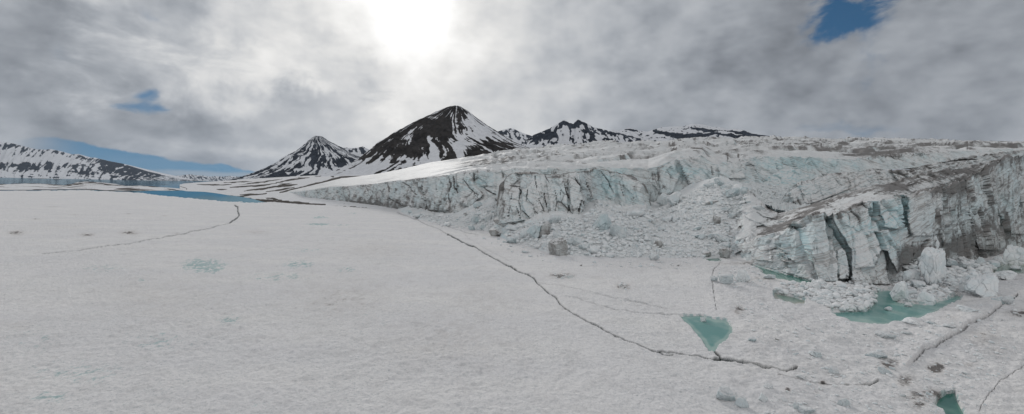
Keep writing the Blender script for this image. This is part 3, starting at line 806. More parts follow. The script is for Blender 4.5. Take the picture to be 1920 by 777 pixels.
# front cliff that stands forward of the recess
ridge('ice_cliff',
      [(931, 415, 322), (940, 419, 312), (960, 418, 305), (985, 416, 303), (1026, 406, 305), (1051, 400, 310), (1080, 404, 307), (1095, 400, 312), (1108, 388, 335), (1125, 380, 350), (1162, 396, 350), (1205, 392, 350), (1222, 392, 355)],
      [(931, 385, 335), (936, 350, 332), (942, 344, 330), (952, 333, 330), (965, 325, 332), (1005, 325, 328), (1025, 328, 326), (1046, 330, 325), (1088, 323, 325), (1110, 320, 350), (1133, 318, 362), (1158, 323, 362), (1182, 331, 360), (1198, 338, 358), (1208, 347, 358), (1214, 358, 358), (1222, 390, 356)],
      931, 1222, 1.0, M_ice, 'fissured forward face of the ice cliff above the debris', PAN_B, back=70, drop=1, seed=4., cell=(7.5, 20.), nf=150, step=1.3,
      FS=[([(973, 353), (978, 360), (972, 372)], 2.0), ([(990, 352), (987, 380)], 1.5), ([(968, 385), (975, 410)], 1.), ([(1003, 330), (1006, 352)], 1.3), ([(1058, 342), (1062, 360), (1066, 372)], 1.3), ([(1078, 334), (1086, 346), (1096, 362)], 2.0), ([(1094, 374), (1102, 388)], 1.8),
          ([(1088, 376), (1086, 404)], 2.0), ([(1040, 356), (1044, 380), (1040, 396)], 1.2), ([(1020, 360), (1026, 392)], 1.1), ([(1010, 372), (1022, 400)], 1.), ([(1052, 355), (1050, 368)], .9), ([(1128, 322), (1138, 336), (1148, 350)], 1.3), ([(1140, 340), (1152, 362)], .8),
          ([(1100, 338), (1108, 370)], 1.6), ([(960, 360), (955, 380), (948, 410)], 1.0), ([(957, 349), (975, 350)], 1.), ([(1022, 330), (1030, 345)], 1.), ([(1066, 385), (1072, 404)], 1.2), ([(980, 395), (996, 412)], 1.), ([(1160, 335), (1170, 370)], .8), ([(1190, 345), (1188, 375)], .7)],
      dirtf=lambda px, py, X, Y, Z, v: .25 * blob(px, py, 1070, 390, 30, 20) + .25 * blob(px, py, 970, 405, 40, 14) - .35 * blob(px, py, 1160, 355, 45, 30) + .2 * blob(px, py, 1010, 370, 50, 40) + .55 * ss(.97, 1.01, v) * ss(-.6, .1, fbm(X / 5, Y / 5, o=3)) + .3 * (1 - ss(936, 950, px)),  # left end also darkened in colour, to dull its lit edge
      bluef=lambda px, py: .35 * blob(px, py, 1160, 355, 45, 30))
# R2: rear ridge right of the basin
ridge('ice_ridge',
      [(1462, 380, 335), (1475, 385, 325), (1497, 392, 318), (1530, 388, 315), (1571, 374, 312), (1632, 364, 312), (1700, 352, 316), (1768, 336, 325), (1834, 322, 345), (1912, 312, 365), (2200, 300, 480)],
      [(1462, 379, 338), (1475, 360, 336), (1484, 348, 335), (1500, 341, 333), (1519, 336, 331), (1545, 329, 328), (1571, 325, 327), (1600, 323, 327), (1632, 318, 328), (1660, 319, 330), (1702, 318, 334), (1735, 310, 340), (1768, 303, 346), (1800, 296, 355), (1834, 292, 365), (1870, 287, 375), (1912, 283, 388), (2200, 276, 500)],
      1462, 2200, 1.1, M_ridge, 'pale ice ridge rising behind the long curved ridge', [([(1478, 362), (1500, 342), (1545, 330), (1590, 325), (1592, 356), (1530, 380), (1495, 388)], 3., -1., 1.), ([(1600, 324), (1660, 320), (1668, 352), (1606, 358)], 2., .8, .8), ([(1672, 320), (1730, 312), (1760, 306), (1770, 328), (1690, 345)], 3., -1., .8)], back=14, drop=9, seed=2., crestamp=.7,
      FS=[([(1590, 335), (1596, 352)], 1.), ([(1640, 322), (1648, 345)], 1.2), ([(1700, 322), (1704, 338)], 1.2), ([(1684, 298), (1680, 306)], 1.), ([(1496, 372), (1504, 388)], 2.), ([(1760, 306), (1800, 300), (1830, 300)], 1.6)],
      dirtf=lambda px, py, X, Y, Z, v: .35 * ss(1590, 1700, px) * ss(-.3, .4, fbm(X / 9, Y / 9, Z / 5, o=3)) + .4 * blob(px, py, 1500, 378, 16, 10))
# R1: long curved ridge
ridge('ice_ridge',
      [(1376, 470, 232), (1395, 462, 228), (1420, 456, 224), (1470, 444, 216), (1497, 436, 210), (1545, 412, 205), (1580, 402, 205), (1632, 388, 205), (1694, 378, 206), (1746, 366, 222), (1803, 352, 250), (1821, 340, 262), (1860, 318, 280), (1900, 308, 300), (1990, 300, 360)],
      [(1376, 460, 246), (1385, 400, 275), (1395, 362, 292), (1408, 357, 290), (1420, 374, 280), (1438, 392, 268), (1457, 402, 256), (1480, 396, 250), (1510, 388, 244), (1540, 378, 240), (1571, 367, 238), (1615, 356, 236), (1640, 349, 235), (1667, 342, 236), (1700, 335, 244), (1746, 325, 260), (1780, 319, 275), (1816, 313, 290), (1856, 303, 310), (1900, 297, 335), (1990, 292, 400)],
      1376, 1990, .9, M_ridge, 'long curved ice ridge with a dirt dark flank sweeping down to the debris slope', back=26, drop=5, seed=3.,
      FS=[([(1384, 430), (1396, 424)], 1.5), ([(1420, 426), (1432, 424), (1450, 432)], 2.2), ([(1432, 408), (1456, 412)], 1.2), ([(1556, 382), (1562, 388)], 2.), ([(1700, 350), (1722, 342)], 1.), ([(1712, 346), (1716, 354)], 1.)],
      dirtf=lambda px, py, X, Y, Z, v: .04 + .26 * ss(1400, 1440, px) * ss(-.3, .3, fbm(X / 6, Y / 9, Z / 4, o=3)) + .5 * blob(px, py, 1675, 350, 45, 14) + .35 * blob(px, py, 1780, 322, 60, 8) + .3 * blob(px, py, 1440, 430, 40, 12))
# F: great layered wall
Fbase = [(1371, 480, 236), (1412, 495, 213), (1440, 503, 202), (1470, 511, 192), (1519, 526, 176), (1560, 531, 172), (1615, 534, 169), (1685, 533, 171), (1700, 524, 180), (1735, 510, 196), (1770, 498, 216), (1790, 491, 232), (1815, 490, 238), (1847, 486, 246), (1880, 476, 270), (1920, 466, 303), (2000, 458, 350), (2300, 450, 480)]
Fcrest = [(1371, 466, 240), (1380, 458, 238), (1400, 452, 229), (1420, 447, 222), (1445, 442, 213), (1470, 435, 204), (1485, 427, 198), (1497, 421, 194), (1512, 412, 190), (1527, 404, 187), (1545, 397, 185), (1549, 400, 185), (1556, 411, 185), (1562, 400, 185), (1580, 395, 186), (1600, 386, 187), (1632, 377, 187), (1641, 380, 188), (1650, 377, 188), (1694, 369, 189), (1720, 363, 195), (1746, 356, 205), (1775, 349, 222), (1803, 342, 238), (1812, 336, 244), (1821, 329, 249), (1840, 318, 255), (1860, 307, 262),
          (1875, 300, 274), (1891, 292, 285), (1902, 296, 295), (1920, 290, 312), (1960, 285, 345), (2060, 280, 420), (2300, 276, 560)]
ridge('ice_cliff', Fbase, Fcrest, 1371, 2300, .75, M_ridge, 'tall layered ice wall split by dark blue crevasses above the turquoise pond', PAN_F, back=20, drop=7, seed=5., cell=(6.5, 22.), nf=190, step=1.3,
      FS=[([(1494, 420), (1508, 448), (1520, 470), (1530, 492)], 3.0), ([(1554, 398), (1560, 425), (1578, 452), (1590, 470), (1594, 498)], 4.4), ([(1548, 430), (1556, 450), (1553, 470)], 1.6), ([(1570, 478), (1574, 505), (1571, 520)], 2.0), ([(1592, 480), (1596, 510)], 2.4),
          ([(1642, 376), (1645, 400), (1640, 422)], 6.0), ([(1632, 385), (1640, 410)], 2.0), ([(1693, 370), (1698, 396), (1702, 428)], 5.0), ([(1652, 436), (1660, 455), (1666, 470)], 2.4), ([(1656, 470), (1650, 482)], 1.4), ([(1602, 438), (1602, 470)], 1.2), ([(1714, 372), (1712, 400)], 1.3),
          ([(1718, 440), (1700, 450)], 1.4), ([(1800, 440), (1796, 470), (1800, 485)], 4.0), ([(1770, 445), (1778, 470)], 2.), ([(1850, 335), (1850, 352)], 1.2), ([(1870, 350), (1866, 372)], 1.2), ([(1892, 312), (1898, 330)], 1.8), ([(1868, 384), (1885, 420)], 1.3), ([(1815, 385), (1822, 410)], 1.6),
          ([(1470, 482), (1482, 476), (1486, 490)], 1.5), ([(1467, 488), (1474, 480), (1480, 492)], 1.2), ([(1533, 460), (1533, 476)], 1.2), ([(1735, 450), (1728, 470)], 2.), ([(1440, 470), (1465, 462), (1478, 470)], 1.), ([(1912, 370), (1920, 400)], 1.2)],
      dirtf=lambda px, py, X, Y, Z, v: .24 * ss(1700, 1790, px) + .40 * ss(1690, 1780, px) * ss(-.15, .4, fbm(X / 2.6, Y / 4, Z / 15, o=4)) * ss(-.4, .3, fbm(X / 16, Y / 16, Z / 14, o=2)) + .40 * blob(px, py, 1790, 356, 50, 14) + .95 * blob(px, py, 1702, 492, 22, 30) + .5 * blob(px, py, 1730, 470, 40, 14) + .65 * blob(px, py, 1790, 465, 36, 24) * ss(-.5, .3, fbm(X / 2.6, Y / 4, Z / 15, o=4)) + .25 * blob(px, py, 1860, 475, 50, 10) + .3 * blob(px, py, 1610, 525, 60, 12)
            + .15 * blob(px, py, 1860, 440, 60, 50) + .35 * blob(px, py, 1615, 405, 14, 30) - .35 * blob(px, py, 1660, 420, 40, 40) - .3 * blob(px, py, 1500, 455, 60, 30) - .25 * blob(px, py, 1560, 470, 50, 50) - .3 * blob(px, py, 1830, 370, 14, 40),
      bluef=lambda px, py: .35 * blob(px, py, 1668, 415, 46, 40) + .35 * blob(px, py, 1480, 470, 50, 30) + .3 * blob(px, py, 1580, 450, 40, 50) + .8 * blob(px, py, 1641, 400, 6, 24) + .8 * blob(px, py, 1697, 400, 6, 26))

# rubble slope ---------------------------------------------------------
def slope():
    front = g3([(740, 393.5), (760, 402), (787, 412), (829, 421), (883, 428), (923, 437), (956, 454), (1005, 467), (1034, 478), (1108, 484), (1215, 486), (1321, 485), (1371, 482), (1400, 492), (1420, 498)])
    topc = [(740, 393, 640), (748, 390, 600), (770, 383, 560), (790, 390, 520), (830, 397, 480), (860, 394, 455), (885, 380, 452), (905, 372, 450), (925, 372, 430), (934, 385, 400), (940, 412, 325), (985, 410, 312), (1010, 398, 318), (1035, 393, 318), (1055, 392, 318), (1088, 400, 312), (1105, 378, 345), (1120, 366, 372),
            (1150, 378, 365), (1170, 385, 360), (1211, 378, 360), (1225, 382, 392), (1255, 372, 396), (1280, 354, 392), (1300, 346, 380), (1325, 338, 360), (1346, 333, 345), (1365, 338, 340), (1387, 345, 330), (1403, 356, 318), (1410, 380, 292), (1420, 420, 255)]
    u = np.arange(740, 1420, 1.3)
    A, B = curve(front, u, 2), curve(topc, u, 3)
    A[:, 2] -= .5
    K = B.copy(); K[:, 1] += 45; K[:, 2] -= 14
    nf = 260
    t = np.linspace(0, 1, nf, endpoint=False)
    P = A[None] * (1 - t)[:, None, None] + B[None] * t[:, None, None]
    bow = np.sin(PI * t)[:, None] * np.clip((B[:, 2] - A[:, 2]) * .05, 0, 1.5)[None]
    P[..., 2] += bow
    P = np.concatenate([P, rowsmix(B, K, 24, last=True)], 0)
    v = np.arange(P.shape[0])[:, None] * np.ones(len(u))
    X, Y, Z = P[..., 0], P[..., 1], P[..., 2]
    px, py = proj(P)
    Q = P.copy()
    e = ss(0, 14, v) * ss(740, 770, px)
    n = 2.0 * fbm(X / 22, Y / 22, o=4) + 1.4 * fbm(X / 7, Y / 7, o=4, ridge=True)
    for s, a in ((7.5, 2.2), (3.6, 1.1), (1.8, .4)):
        f1, f2, r = voro((X + 1.5 * fbm(X / 6, Y / 6, o=2)) / s, Y / s / 1.1, Z / s)
        g = ss(-.2, .3, fbm(X / (s * 6) + s, Y / (s * 6), o=2))
        n = n + a * (r * ss(0, .16, f2 - f1) - .3) * (.35 + .65 * g)
    damp = .45 + .55 * ss(-.25, .15, fbm(X / 26, Y / 30, o=3)) - .4 * blob(px, py, 1275, 450, 40, 50) - .4 * blob(px, py, 800, 400, 50, 12)
    Q[..., 2] += n * e * damp * (.5 + .5 * ss(0, 40, v))
    Q[..., 1] += .6 * fbm(X / 3 + 4, Z / 3, Y / 3, o=3) * e
    dirt = .02 + .26 * ss(.15, .5, fbm(X / 10, Y / 10, Z / 5, o=4)) + .35 * blob(px, py, 1212, 395, 14, 14) + .5 * blob(px, py, 1205, 440, 9, 16) + .45 * blob(px, py, 1205, 458, 6, 8) + .3 * blob(px, py, 925, 400, 14, 24) + .5 * blob(px, py, 1362, 440, 22, 40) * ss(-.2, .4, fbm(X / 4, Z / 4, o=3)) \
        + .3 * blob(px, py, 960, 440, 26, 9) + .5 * blob(px, py, 1366, 470, 20, 14) + .55 * strokes(px, py, [([(1392, 352), (1405, 372), (1430, 388)], 4)]) + .25 * blob(px, py, 1250, 395, 20, 14)
    blue = .28 + .6 * fbm(X / 9, Y / 9, o=3) + .3 * blob(px, py, 1375, 355, 26, 14)
    keep = None
    o = grid_obj('debris_slope', Q, M_rubble, (np.clip(dirt, 0, 1), np.clip(blue, 0, 1), 0 * dirt), bvh=True)
    tag(o, 'structure', 'wide slope of fallen ice debris below the cliff', 'ice debris')
    # floor of the basin behind
    u = np.arange(1380, 1520, 1.6)
    A = curve([(1380, 352, 330), (1420, 376, 320), (1455, 396, 305), (1475, 400, 300), (1520, 398, 300)], u); B = curve([(1380, 340, 440), (1428, 346, 440), (1480, 345, 452), (1520, 335, 465)], u)
    P = rowsmix(A, B, 90, last=True)
    X, Y, Z = P[..., 0], P[..., 1], P[..., 2]
    n = 3 * fbm(X / 16, Y / 16, o=4)
    for s, a in ((5, 2.6), (2.2, 1.2)):
        f1, f2, r = voro(X / s, Y / s); n = n + a * r * ss(0, .16, f2 - f1)
    P[..., 2] += n - 1
    o = grid_obj('basin_floor', P, M_rubble, (np.clip(.12 + .35 * ss(.1, .5, fbm(X / 9, Y / 9, o=3)), 0, 1), .55 + 0 * X, 0 * X), bvh=True)
    tag(o, 'structure', 'floor of broken blue ice inside the hollow behind the debris slope', 'ice debris')
slope()
# pale slumped lobe of ice on the basin's back wall
ridge('ice_shelf', [(1428, 352, 425), (1450, 357, 420), (1480, 352, 418), (1510, 344, 425), (1535, 330, 440)],
      [(1428, 345, 435), (1440, 332, 436), (1458, 322, 436), (1475, 318, 437), (1492, 319, 438), (1515, 325, 440), (1535, 328, 445)], 1428, 1535, .8, M_ice, 'smooth blue ice lobe slumped in the hollow', back=14, drop=5, seed=8., nf=60,
      bluef=lambda px, py: .5 + 0 * px, dirtf=lambda px, py, X, Y, Z, v: -.3 + 0 * px)

# ------------------------------------------------------------------ low shore land
def land():
    # snowy spit left of the lagoon
    u = np.arange(-700, 334, 1.5)
    front = g3([(-700, 345), (-300, 351), (0, 356.8), (50, 357), (100, 356), (150, 355.6), (200, 358), (230, 358.6), (262, 358.8), (300, 358.0), (340, 357.5), (346, 356)], -.8)
    topc = g3([(-700, 333), (-300, 339), (0, 346), (30, 344.7), (70, 344.2), (100, 347), (120, 347.6), (135, 345), (145, 341.8), (160, 340.4), (180, 341.8), (200, 347), (240, 349.2), (262, 348.4), (290, 350.2), (330, 353.4), (346, 355)], 5.0)
    A, B = curve(front, u, 2), curve(topc, u, 2)
    en = ss(334, 300, u)[:, None]; B = A * (1 - en) + B * en
    K = B.copy(); K[:, 1] += 150; K[:, 2] = -3
    P = np.concatenate([rowsmix(A, B, 60), rowsmix(B, K, 10, last=True)], 0)
    px, py = proj(P)
    X, Y = P[..., 0], P[..., 1]
    v = np.arange(P.shape[0])[:, None] * np.ones(len(u))
    P[..., 2] += ss(0, 8, v) * ss(334, 300, px) * (1.8 * fbm(X / 60, Y / 160, o=4) + .5 * fbm(X / 15, Y / 30, o=3))
    r = .30 + .9 * fbm(X / 90, Y / 60, o=4) + .7 * np.exp(-(v / 3.0) ** 2) + .55 * np.exp(-((v - 58) / 5.) ** 2) * ss(-.3, .2, fbm(X / 80, 0 * X, o=3)) + .3 * strokes(px, py, [([(100, 348), (170, 343), (240, 350)], 1.2), ([(150, 351), (190, 350)], 1.2), ([(215, 355), (262, 354)], 1.8)])
    o = grid_obj('shore', P, M_land, (np.clip(r, 0, 1), 0 * r, 0 * r))
    tag(o, 'structure', 'low snowy spit with dark stony patches between fjord and lagoon', 'shore')
    # rising shore right of the lagoon
    u = np.arange(337, 900, 1.3)
    front = g3([(322, 349.5), (335, 356.5), (350, 359.3), (371, 359.8), (385, 360.5), (405, 363), (425, 366.5), (444, 368.6), (465, 372), (480, 375.5), (490, 379), (510, 382), (560, 386), (640, 390), (720, 395), (760, 399), (900, 410)], -.8)
    topc = [(322, 349, 2350), (330, 348, 2400), (345, 344.5, 2600), (370, 342.3, 2700), (400, 340.2, 2700), (430, 338.7, 2700), (450, 337, 2700), (480, 335, 2650), (520, 333, 2600), (560, 330.5, 2500), (600, 329, 2400), (640, 328, 2200), (700, 327, 2000), (900, 320, 1900)]
    A, B = curve(front, u, 2), curve(topc, u, 2)
    K = B.copy(); K[:, 1] += 400; K[:, 2] -= 45
    t = np.linspace(0, 1, 130, endpoint=False)
    # profile: flat by the water, steeper inland
    P = A[None] * (1 - t)[:, None, None] + B[None] * t[:, None, None]
    P = np.concatenate([P, rowsmix(B, K, 8, last=True)], 0)
    px, py = proj(P)
    X, Y = P[..., 0], P[..., 1]
    v = np.arange(P.shape[0])[:, None] * np.ones(len(u))
    P[..., 2] += ss(0, 10, v) * ss(322, 420, px) * (2.0 * fbm(X / 90, Y / 160, o=4) + .5 * fbm(X / 20, Y / 40, o=3)) - .8 * (1 - ss(0, 3, v))
    qx = px + 6 * fbm(px / 20, py / 5, o=3); qy = py + 1.3 * fbm(px / 16 + 4, py / 4, o=3)
    ST = [([(526, 361), (560, 353), (600, 344), (625, 337), (640, 333), (678, 331)], 2.6), ([(600, 344), (640, 334)], 1.8), ([(500, 352), (530, 349), (556, 346)], 2.), ([(518, 343), (560, 335), (580, 333)], 1.4), ([(458, 359), (495, 354), (526, 349)], 1.6),
          ([(500, 360), (530, 355), (552, 351)], 1.5), ([(405, 355), (424, 356)], 1.6), ([(430, 352), (480, 349), (520, 344)], 1.4), ([(450, 346), (490, 342), (530, 336)], 1.2), ([(370, 346), (400, 347), (435, 346)], 1.2), ([(332, 349), (348, 353), (350, 356)], .7),
          ([(420, 343), (470, 341)], .9), ([(440, 371), (470, 366), (500, 363)], 1.4), ([(450, 366), (480, 364)], 1.2), ([(460, 373), (500, 378), (560, 382), (610, 384)], 2.2), ([(480, 374), (540, 379), (580, 381)], 1.6), ([(500, 372), (530, 376)], 1.4), ([(640, 388), (680, 390), (720, 393)], 1.0), ([(526, 346), (545, 344)], 1.), ([(618, 329), (625, 332)], 1.6)]
    r = strokes(qx, qy, ST) * .75 + .27 - .2 * ss(372, 345, px) + .55 * ss(340, 380, px) * fbm(px / 26 + py / 9, (py + px * .16) / 2.6, o=4) * (1 - ss(560, 640, px) * (1 - ss(370, 380, py))) + .35 * np.exp(-(v / 2.0) ** 2) * ss(360, 440, px)
    o = grid_obj('shore', P, M_land, (np.clip(r, 0, 1), 0 * r, 0 * r))
    tag(o, 'structure', 'rising snowy shore striped with dark moraine beside the lagoon', 'shore')
    # low islets
    for pts, w in (([(336, 342.8), (352, 343.2), (376, 343.5)], .45), ([(297, 346.4), (320, 347.0)], .4), ([(62, 334.6), (78, 335.0), (90, 335.2)], .6), ([(98, 336.2), (118, 336.4)], .6), ([(420, 362.6), (432, 363.6)], .6)):
        u = np.linspace(pts[0][0], pts[-1][0], 40); c = np.interp(u, [p[0] for p in pts], [p[1] for p in pts])
        t = np.linspace(-1, 1, 12)
        PX = u[None] + 0 * t[:, None]
        wd = w * np.sqrt(np.clip(1 - ((u - u.mean()) / (u[-1] - u[0]) * 2) ** 2, 0, 1))
        PY = c[None] - t[:, None] * wd[None]
        P = at(PX, PY, gY(PX, PY, -.8))
        P[..., 2] += (1 - t[:, None] ** 2) * wd[None] * .9 - .2
        r = .75 + .5 * fbm(P[..., 0] / 20, P[..., 1] / 60, o=3)
        o = grid_obj('islet', P, M_land, (np.clip(r, 0, 1), 0 * r, 0 * r))
        tag(o, 'structure', 'low dark islet in the still water', 'islet', 'dark islets in the fjord')
land()

# ------------------------------------------------------------------ mountains
def cone(name, L, R, F, Yc, zb, mat, label, ribs, biasf, amp, nv=220, nt=620, seed=0., front=.9):
    """a peak whose height contours run from the left skyline L to the right skyline R; F bends the front"""
    def sk(pts):
        W = np.array([at(a, b, Yc) for a, b in pts]); W = W[np.argsort(W[:, 2])]; return W
    l, r = sk(L), sk(R)
    zt = max(l[-1, 2], r[-1, 2])
    t = np.linspace(0, 1, nv)
    zz = zb + (zt - zb) * t
    lx = np.interp(zz, l[:, 2], l[:, 0]); rx = np.interp(zz, r[:, 2], r[:, 0])
    # below the traced part carry the slope on
    def ext(pts, x):
        z0 = pts[0, 2]; s = (pts[1, 0] - pts[0, 0]) / max(pts[1, 2] - pts[0, 2], 1)
        return np.where(zz < z0, pts[0, 0] + (zz - z0) * s, x)
    lx, rx = ext(l, lx), ext(r, rx)
    th = np.concatenate([np.linspace(0, PI, nt), np.linspace(PI, 2 * PI, 60)[1:]])
    cx = (lx + rx) / 2; hw = (rx - lx) / 2
    ap = ((lx + rx) / 2)[-1]
    TH, T = np.meshgrid(th, t)
    X = cx[:, None] - np.cos(TH) * hw[:, None]
    fr = np.where(np.sin(TH) > 0, front, front * .8)
    Y = Yc - np.sin(TH) * hw[:, None] * fr
    Z = zz[:, None] + 0 * TH
    a = TH * ribs; w = T * 1.0
    wob = .5 * fbm(a * .4, w * 2, seed + 0 * a, o=2)
    rib = fbm(a + wob, w * 1.2, seed + 0 * a, o=3, ridge=True)
    rib2 = fbm(a * 3.2 + wob * 2, w * 3.5, seed + 5 + 0 * a, o=3)
    sil = np.abs(np.sin(TH)) ** .5 * .85 + .15
    prof = (np.clip(1 - T, 0, 1) ** .6)
    k = amp * (rib * .8 + rib2 * .35) * prof * sil
    k = k + amp * .34 * fbm(X / (amp * 1.6), Y / (amp * 1.6), Z / (amp * 1.1), o=4, ridge=True) * (.25 + .75 * prof)
    ox, oy = -np.cos(TH), -np.sin(TH)
    X = X + ox * k; Y = Y + oy * k
    Z = Z + .18 * k + amp * .12 * fbm(X / (amp * 1.2), Y / (amp * 1.2), Z / (amp * .6), o=3) * sil
    P = np.stack([X, Y, Z], -1)
    px, py = proj(P)
    rock = biasf(px, py, TH, T, rib, rib2, X, Y, Z)
    o = grid_obj(name, P, mat, (np.clip(rock, 0, 1), 0 * rock, 0 * rock))
    tag(o, 'structure', label, 'mountain')

def big_bias(px, py, TH, T, rib, rib2, X, Y, Z):
    st = fbm(TH * 19 + 1.1 * fbm(X / 160, Y / 160, Z / 90, o=3), T * 2.6, o=5)
    blk = fbm(X / 55 + Z / 90, Y / 55, Z / 38, o=5)
    b = .46 + 1.2 * st + .6 * blk + .20 * rib
    b += .34 * blob(px, py, 800, 232, 45, 30) + .30 * blob(px, py, 735, 275, 50, 26) + .25 * blob(px, py, 835, 245, 16, 40) + .25 * blob(px, py, 852, 205, 10, 9)
    b += -.75 * blob(px, py, 898, 250, 20, 18) - .5 * blob(px, py, 880, 226, 8, 12) - .45 * blob(px, py, 940, 258, 12, 5)
    b += .55 * blob(px, py, 925, 270, 34, 9) + .45 * blob(px, py, 965, 282, 22, 6) + .4 * blob(px, py, 895, 290, 30, 8) + .35 * blob(px, py, 870, 212, 6, 10)
    b += -.42 * blob(px, py, 770, 305, 60, 12) - .35 * blob(px, py, 690, 320, 50, 10) - .35 * ss(.30, 0, T) * 1.0
    b += -.5 * blob(px, py, 865, 270, 8, 20) - .45 * blob(px, py, 846, 215, 3.5, 8) - .35 * blob(px, py, 812, 222, 10, 3) - .3 * blob(px, py, 815, 285, 24, 18) - .3 * blob(px, py, 775, 262, 12, 8)
    return b
cone('mountain', [(560, 345), (600, 337), (636, 327), (667, 313), (690, 296), (713, 275), (737, 257), (756, 246), (775, 234), (806, 219), (829, 207), (840, 202), (852, 198.3)],
     [(1060, 305), (1020, 290), (997, 283), (985, 279), (960, 269), (935, 252), (906, 233), (886, 217), (872, 206), (862, 200), (853, 198.3)], None, 2500, 10, M_peak,
     'dark pointed peak streaked with snow rising behind the glacier', 4.2, big_bias, 34, seed=1.3, front=.85)

def pyr_bias(px, py, TH, T, rib, rib2, X, Y, Z):
    st = 1.0 * fbm(TH * 17 + 2.0 * fbm(X / 200, Y / 200, Z / 110, o=4), T * 4.5, o=5) + .45 * fbm(X / 70 + Z / 90, Y / 70, Z / 45, o=5)
    b = .36 + 1.5 * st + .20 * rib + .20 * ss(.8, 1, T) + .15 * blob(px, py, 600, 300, 20, 24) + .25 * blob(px, py, 640, 300, 30, 16) + .3 * blob(px, py, 520, 320, 30, 6)
    b += -.3 * blob(px, py, 590, 322, 50, 6) + .3 * blob(px, py, 600, 330, 60, 3) - .25 * blob(px, py, 570, 300, 10, 10)
    return b
cone('mountain', [(440, 341), (460, 336.5), (482, 330), (510, 318), (524, 310), (543, 296), (563, 285), (575, 273), (584, 262), (591, 256)],
     [(740, 332), (715, 318), (697, 306), (675, 296), (655, 288), (636, 276), (622, 269), (613, 264), (605, 257), (600, 255.7)], None, 4600, 5, M_far,
     'steep pyramid shaped mountain striped with snow beyond the shore', 4.6, pyr_bias, 52, seed=4.1, front=.8)

def range_(name, crest, base, Yc, Yb, mat, label, gul, slant, biasf, amp, u0, u1, step=1.2, nv=120, seed=0., jag=1.):
    u = np.arange(u0, u1, step)
    x = [p[0] for p in crest]; cpy = np.interp(u, x, [p[1] for p in crest])
    Ycr = np.interp(u, x, [p[2] if len(p) > 2 else Yc for p in crest])
    B = at(u, cpy, Ycr)
    bpy_ = np.interp(u, [p[0] for p in base], [p[1] for p in base]); Yb_ = np.interp(u, [p[0] for p in base], [p[2] if len(p) > 2 else Yb for p in base])
    A = at(u, bpy_, Yb_)
    if label.startswith('long snow'): A[:, 2] = -4
    # jagged crest
    B[:, 2] += jag * amp * .10 * fbm(u / 9., 0 * u, seed + 0 * u, o=4, ridge=True) - jag * amp * .03
    K = B.copy(); K[:, 1] += (B[:, 1] - A[:, 1]) * 1.0; K[:, 2] = -5
    t = np.linspace(0, 1, nv, endpoint=False)
    P = A[None] * (1 - t)[:, None, None] + B[None] * t[:, None, None]
    P[..., 2] -= (np.sin(PI * t)[:, None]) * (B[:, 2] - A[:, 2])[None] * .10
    P = np.concatenate([P, rowsmix(B, K, 12, last=True)], 0)
    T = np.clip(np.arange(P.shape[0]) / nv, 0, 1)[:, None] * np.ones(len(u))
    back = np.clip(np.arange(P.shape[0]) - nv, 0, 99)[:, None] * np.ones(len(u))
    X, Y, Z = P[..., 0], P[..., 1], P[..., 2]
    U = (np.ones(P.shape[0])[:, None] * u) / 100.
    a = U * gul + T * slant
    rib = fbm(a + .3 * fbm(a, T * 2, o=2), T * 1.5, seed + 0 * a, o=3, ridge=True)
    st = 1.0 * fbm(a * 2.4 + .9 * fbm(a * .7, T * 3, o=3), T * 2.4, seed + 3 + 0 * a, o=5) + .3 * fbm(U * 16 + T * 2, T * 6, seed + 3 + 0 * a, o=5)
    prof = np.sin(PI * np.clip(T, 0, 1)) ** .5 * (T < 1)
    k = amp * (.8 * rib + .5 * st + .3 * fbm(X / amp, Y / amp, Z / amp * 1.4, o=3, ridge=True)) * prof
    P[..., 1] -= k; P[..., 2] += .15 * k
    px, py = proj(P)
    rock = biasf(px, py, T, rib, st, U)
    rock[nv:] = .3
    o = grid_obj(name, P, mat, (np.clip(rock, 0, 1), 0 * rock, 0 * rock))
    tag(o, 'structure', label, 'mountain')

def left_bias(px, py, T, rib, st, U):
    tip = ss(120, 260, px)
    b = .25 + .85 * st + .75 * fbm(U * 15 - T * 3 + .6 * fbm(U * 8, T * 3, o=3), T * 6 + 3, o=5) + .10 * rib + .30 * np.exp(-((T - .93) / .09) ** 2) * ss(-.5, .2, fbm(U * 14, T * 2, o=3)) + tip * .22
    low = 1 - ss(.05, .34, T)
    b += low * (.9 * fbm(U * 8 + 4, T * 22, o=4) - .02)
    for cx, cy, rx, ry, a in ((3, 312, 12, 9, .6), (38, 312, 12, 9, .65), (64, 311, 16, 8, .6), (92, 315, 7, 14, .3), (135, 312, 26, 5, .4), (160, 324, 22, 5, .4), (210, 308, 24, 9, .35), (250, 322, 30, 8, .35), (20, 300, 60, 5, -.4), (60, 326, 60, 3, -.2), (110, 300, 20, 7, -.3), (20, 274, 40, 4, .35)):
        b += a * blob(px, py, cx, cy, rx, ry)
    return b
range_('mountain', [(-1200, 220), (-500, 250), (-150, 262), (0, 266), (23, 269), (46, 275), (69, 280.5), (85, 281), (96, 280), (116, 284.5), (135, 290), (147, 289), (162, 296), (178, 296), (208, 303), (232, 307.5), (255, 315), (278, 322), (300, 327), (318, 332), (340, 336.4), (364, 338.6)],
       [(-1200, 305, 8800), (-500, 320, 8800), (0, 330.3, 8800), (154, 335.3, 9000), (250, 337.2, 9800), (364, 339.4, 12000)], 12500, 8800, M_far,
       'long snow streaked mountain ridge falling to the fjord', 9.5, -3.6, left_bias, 95, -1200, 364, seed=2.2, jag=.5)

